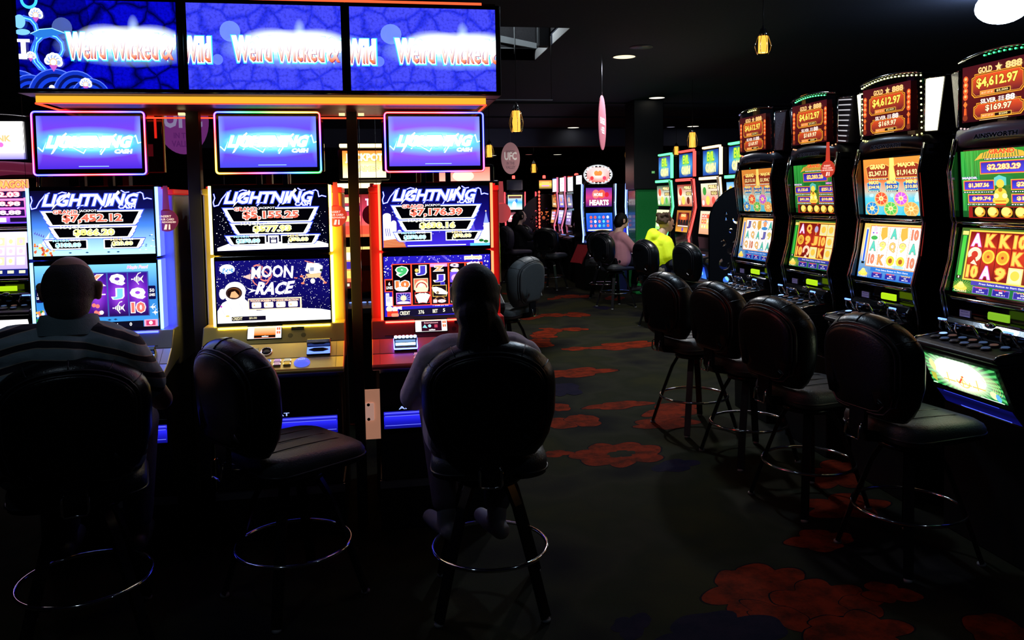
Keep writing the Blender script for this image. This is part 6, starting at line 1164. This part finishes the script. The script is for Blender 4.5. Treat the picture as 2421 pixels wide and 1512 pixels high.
# ---- green pillar with a dark box on top
t=thing('green_pillar','glossy green pillar with a dark box around its top','pillar',(4.36,12.8,0),0,kind='structure'); 
obj('pillar_shaft',MB().box(-.20,.225,-.21,.21,0,1.75),mat('green_pillar_paint',(.03,.42,.10),.28,coat=.5),t,bevel=.03); obj('pillar_casing',MB().box(-.235,.27,-.24,.24,1.745,3.2),BLM,t,bevel=.01); 
a=Art(0,0,100,60,.055,.04); a.rect(0,0,100,60,C(60,130,70)); a.text('EXIT',8,12,92,48,C(150,200,130)); a.build('small_exit_sign',t,(.09,-.243,2.02))
g=lamp('SPOT',(4.62,12.35,.05),6,(.08,1,.25),.03,(math.radians(180),0,0),1.3,'pillar_green_fill')  # added unseen lamp that greens the pillar; no fixture stands there
t=thing('glowing_ticket_kiosk','blue-lit notice screen beside the second oval-topped machine','screen',(4.205,13.45,0)); obj('kiosk_body',MB().box(-.07,.07,0,.2,0,1.32),mat('kiosk_blue',(.02,.03,.15),.4),t); a=Art(0,0,100,200,.11,.30); a.rect(0,0,100,200,C(30,40,220,1.1)); a.circ(50,120,26,C(60,70,170)); a.build('kiosk_display',t,(0,-.003,1.07))
# ---- stools down the room
FG='dark stools further down the room'
stool('stool under the player in the yellow hood, its dark back to the camera',(3.42,9.35,0),80,group=FG); stool('stool under the player in the pink top',(3.42,11.3,0),72,group=FG)
stool('empty dark stool before the hearts machine, left of the player in pink',(3.58,12.5,0),20,group=FG); stool('dark farthest stool, at the left foot of the small arched screen',(3.02,16.1,0),50,group=FG); stool('far plum-coloured stool under the person in black',(2.62,15.2,0),75,group=FG,leather=mat('plum_leather',(.06,.045,.075),.5)); stool('brown-black stool at the left frame edge before the pink-browed machine',(-2.52,4.95,0),20,group=FG); stool('stool behind the arched screen, its edge showing beside the yellow-hooded player',(3.66,8.62,0),80,group=FG)
stool('dark far stool before the small arched screen, right of the person in black',(3.02,13.9,0),40,group=FG)
# ================================================================== people
SK=mat('skin_tanned',(.42,.22,.15),.5,bump=(90,.1)); SKP=mat('skin_pale',(.55,.34,.26),.5,bump=(90,.1))
def striped():
    m=bpy.data.materials.new('striped_polo_cloth'); m.use_nodes=True; nt=m.node_tree; b=nt.nodes['Principled BSDF']; L=nt.links.new; N=nt.nodes.new
    tc=N('ShaderNodeTexCoord'); sp=N('ShaderNodeSeparateXYZ'); L(tc.outputs['Object'],sp.inputs[0])
    x2=N('ShaderNodeMath'); x2.operation='MULTIPLY'; L(sp.outputs['X'],x2.inputs[0]); L(sp.outputs['X'],x2.inputs[1])
    k=N('ShaderNodeMath'); k.operation='MULTIPLY_ADD'; k.inputs[1].default_value=1.1; L(x2.outputs[0],k.inputs[0]); L(sp.outputs['Z'],k.inputs[2])
    nz=N('ShaderNodeTexNoise'); nz.inputs['Scale'].default_value=5; L(tc.outputs['Object'],nz.inputs['Vector']); k2=N('ShaderNodeMath'); k2.operation='MULTIPLY_ADD'; k2.inputs[1].default_value=.02; L(nz.outputs['Fac'],k2.inputs[0]); L(k.outputs[0],k2.inputs[2])
    d=N('ShaderNodeMath'); d.operation='DIVIDE'; d.inputs[1].default_value=.062; L(k2.outputs[0],d.inputs[0]); f=N('ShaderNodeMath'); f.operation='FRACT'; L(d.outputs[0],f.inputs[0])
    r=N('ShaderNodeValToRGB'); r.color_ramp.interpolation='CONSTANT'; e=r.color_ramp.elements; base=(.33,.44,.49,1); blk=(.02,.018,.03,1); crm=(.60,.52,.42,1)
    e[0].position=0; e[0].color=base; e[1].position=.55; e[1].color=crm; 
    for p,c in((.60,blk),(.94,crm),(.985,base)): q=e.new(p); q.color=c
    L(f.outputs[0],r.inputs['Fac']); L(r.outputs['Color'],b.inputs['Base Color']); b.inputs['Roughness'].default_value=.85
    n2=N('ShaderNodeTexNoise'); n2.inputs['Scale'].default_value=14; n2.inputs['Detail'].default_value=6; L(tc.outputs['Object'],n2.inputs['Vector']); bm=N('ShaderNodeBump'); bm.inputs['Strength'].default_value=.35; bm.inputs['Distance'].default_value=.02; L(n2.outputs['Fac'],bm.inputs['Height']); L(bm.outputs['Normal'],b.inputs['Normal'])
    return m
# man in the striped polo
arms=(((-.29,.10,.87),(-.20,.36,.93),(.45,1,-.05)),((.29,.13,.87),(.20,.36,.93),(-.3,1,-.05))); legs=(((-.15,.40,.73),(-.13,.33,.30),(-.13,.36,.245)),((.15,.40,.73),(.14,.33,.30),(.14,.36,.245)))
man=person('seated man with thinning hair in a striped polo shirt, playing the blue-lit machine',(-1.13,3.06,0),-4,SK,(.045,-.055,1.318),(.081,.100,.122),(.03,-.075,1.19),1.13,.205,.72,arms,legs,.0065,lean=-.055,turn=-4)
organic('polo_shirt',shirt_mb(.205,1.13,.70,-.055,arms,.62,.022,.080,(.03,-.075,1.215),1.35),striped(),man,.009,4)
mb=MB(); mb.lathe([(.080,.0),(.074,.034),(.070,.054),(.077,.052),(.083,.030),(.091,-.018)],24,(0,0,0),0,Matrix.Translation((.035,-.062,1.184))@Matrix.Rotation(math.radians(-8),4,'X')@Matrix.Diagonal((1.17,1.12,1,1))); obj('collar',mb,mat('collar_teal_grey',(.19,.27,.30),.85,bump=(200,.2)),man)
mb=MB(); mb.ell((.045,-.075,1.335),(.086,.092,.100),14); mb.ell((.045,-.095,1.29),(.075,.072,.085),12); 
organic('short_hair',mb,mat('dark_grey_hair',(.035,.028,.028),.6,bump=(320,.8)),man,.006,2)
organic('trousers',trousers_mb(.70,legs),mat('jeans_dark_blue',(.02,.03,.09),.85,bump=(200,.3)),man,.010,3); shoes(man,legs,mat('shoe_dark',(.03,.03,.035),.5))
# long-haired player
arms=(((-.25,.12,.84),(-.13,.37,.92),(.3,1,-.08)),((.25,.12,.84),(.15,.36,.92),(-.2,1,-.08))); legs=(((-.16,.36,.71),(-.13,.22,.32),(-.15,.26,.245)),((.12,.36,.71),(.08,.20,.32),(.06,.25,.245)))
wo=person('seated player with a long dark ponytail in a pale top, at the red-lit machine',(.362,3.03,0),3,SKP,(-.010,-.035,1.262),(.076,.095,.115),(-.006,-.05,1.14),1.045,.165,.71,arms,legs,.0065,lean=-.05,turn=-6)
organic('pale_top',shirt_mb(.172,1.045,.70,-.05,arms,1.8,.012,.062,(-.006,-.05,1.12),1.0),mat('pale_pink_cloth',(.78,.62,.72),.85,bump=(30,.4)),wo,.008,4)
HR=mat('black_hair',(.0015,.0012,.002),.5,bump=(300,.3),spec=.12)
mb=MB(); mb.ell((-.010,-.050,1.272),(.092,.110,.108),14); mb.ell((-.010,-.085,1.232),(.089,.080,.105),12); mb.cap((-.010,-.120,1.19),(.0,-.14,1.12),.078,.062); 
for dx,w_ in((-.055,.045),(.0,.065),(.05,.055),(.085,.045)): mb.cap((dx*.4,-.125,1.15),(dx,-.165,1.03),.055,w_); mb.cap((dx,-.165,1.03),(dx*1.5,-.16,.86),w_,.022)
mb.cap((.05,-.12,1.12),(.125,-.12,1.0),.030,.010,8); mb.cap((.07,-.12,1.10),(.15,-.11,1.0),.014,.005,8); mb.cap((-.05,-.11,1.14),(-.075,-.12,1.05),.03,.012,8)
organic('long_hair',mb,HR,wo,.006,2)
mb=MB(); mb.tube([(-.005+.052*math.cos(i*math.pi/8),-.128+.03*math.sin(i*math.pi/8),1.165+.02*math.sin(i*math.pi/8)) for i in range(16)],.008,6,True); obj('hair_tie',mb,BLM,wo)
organic('trousers',trousers_mb(.70,legs),mat('trousers_grey_plum',(.10,.07,.11),.85,bump=(200,.3)),wo,.010,3); shoes(wo,legs,mat('shoe_white_trim',(.25,.24,.28),.45),.95)
# player in the yellow hooded jacket
arms=(((-.24,.14,.86),(-.14,.38,.90),(.2,1,-.05)),((.26,.05,.80),(.17,.27,.68),(-.2,1,-.3))); legs=(((-.16,.44,.69),(-.14,.36,.30),(-.14,.42,.24)),((.16,.44,.69),(.14,.36,.30),(.14,.42,.24)))
ye=person('player in a bright yellow hooded jacket with dark sleeves and khaki trousers',(3.40,9.40,0),82,SKP,(.0,.10,1.29),(.076,.096,.118),(0,.04,1.16),1.07,.17,.70,arms,legs,.010,lean=.02)
organic('dark_shirt',shirt_mb(.178,1.06,.69,.02,arms,1.92,.006,.06,(0,.04,1.14)),mat('navy_cloth',(.012,.014,.035),.8),ye,.011,4)
mb=MB(); mb.cap((-.12,.01,1.045),(.12,.01,1.045),.11,.11); mb.cap((-.06,0,.98),(-.06,-.02,.86),.155,.16); mb.cap((.06,0,.98),(.06,-.02,.86),.155,.16); mb.cap((-.17,.02,1.03),(-.20,.07,.93),.085,.082); mb.cap((.17,.02,1.03),(.22,.03,.90),.085,.082); mb.cap((-.05,-.06,1.13),(.05,-.06,1.13),.075,.075); mb.cap((0,-.08,1.16),(0,-.13,1.08),.075,.06); mb.cap((-.07,.0,1.13),(.0,.05,1.10),.045,.04); mb.cap((.07,.0,1.13),(.0,.05,1.10),.045,.04)
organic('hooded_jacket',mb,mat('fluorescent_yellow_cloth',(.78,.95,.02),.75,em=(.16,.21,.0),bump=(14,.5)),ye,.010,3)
mb=MB(); mb.ell((0,.075,1.335),(.085,.098,.085),12)
for i in range(26): a=i*2.4; mb.ell((.075*math.cos(a),.075+.085*math.sin(a)*.8-.01,1.335+.05*math.cos(i*1.7)+.02),(.026,.026,.026),6)
organic('curly_hair',mb,mat('brown_hair',(.07,.035,.015),.6,bump=(250,.8)),ye,.008,1)
organic('trousers',trousers_mb(.69,legs),mat('khaki_cloth',(.30,.26,.20),.85),ye,.012,3); shoes(ye,legs,mat('shoe_dark'))
# player in pink
arms=(((-.23,.12,.86),(-.14,.36,.90),(.2,1,-.05)),((.23,.12,.86),(.14,.34,.88),(-.2,1,-.1))); legs=(((-.15,.42,.69),(-.14,.34,.30),(-.14,.40,.24)),((.15,.42,.69),(.14,.34,.30),(.14,.40,.24)))
pk=person('dark-haired player in a dusty pink top, seated left of the green pillar',(3.46,11.25,0),76,SKP,(.0,.05,1.27),(.075,.095,.115),(0,.0,1.14),1.05,.17,.70,arms,legs,.012,lean=-.02)
organic('pink_top',shirt_mb(.178,1.05,.69,-.02,arms,1.5,.014,.062,(0,0,1.12)),mat('dusty_pink_cloth',(.50,.22,.27),.85,bump=(20,.4)),pk,.012,4)
mb=MB(); mb.ell((0,.035,1.295),(.084,.100,.100),12); mb.ell((0,-.01,1.25),(.075,.07,.09),10); organic('short_hair',mb,HR,pk,.009,2)
organic('trousers',trousers_mb(.69,legs),mat('trousers_black',(.006,.006,.009),.9,spec=.2),pk,.014,3); shoes(pk,legs,mat('shoe_dark'))
# person in black
bk=person('person in black with dark hair, seated beside the small arched screen, facing right',(2.68,15.3,0),80,SKP,(.0,.05,1.27),(.075,.095,.115),(0,.0,1.14),1.05,.17,.70,arms,legs,.012,lean=-.02)
organic('black_top',shirt_mb(.178,1.05,.69,-.02,arms,1.9,.014,.062,(0,0,1.12)),mat('black_cloth',(.005,.005,.007),.9,spec=.2),bk,.012,4)
mb=MB(); mb.ell((0,.02,1.29),(.088,.100,.104),12); mb.cap((0,-.05,1.26),(0,-.10,1.10),.08,.07); organic('dark_hair',mb,HR,bk,.009,2)
organic('trousers',trousers_mb(.69,legs),mat('trousers_black'),bk,.014,3); shoes(bk,legs,mat('shoe_dark'))
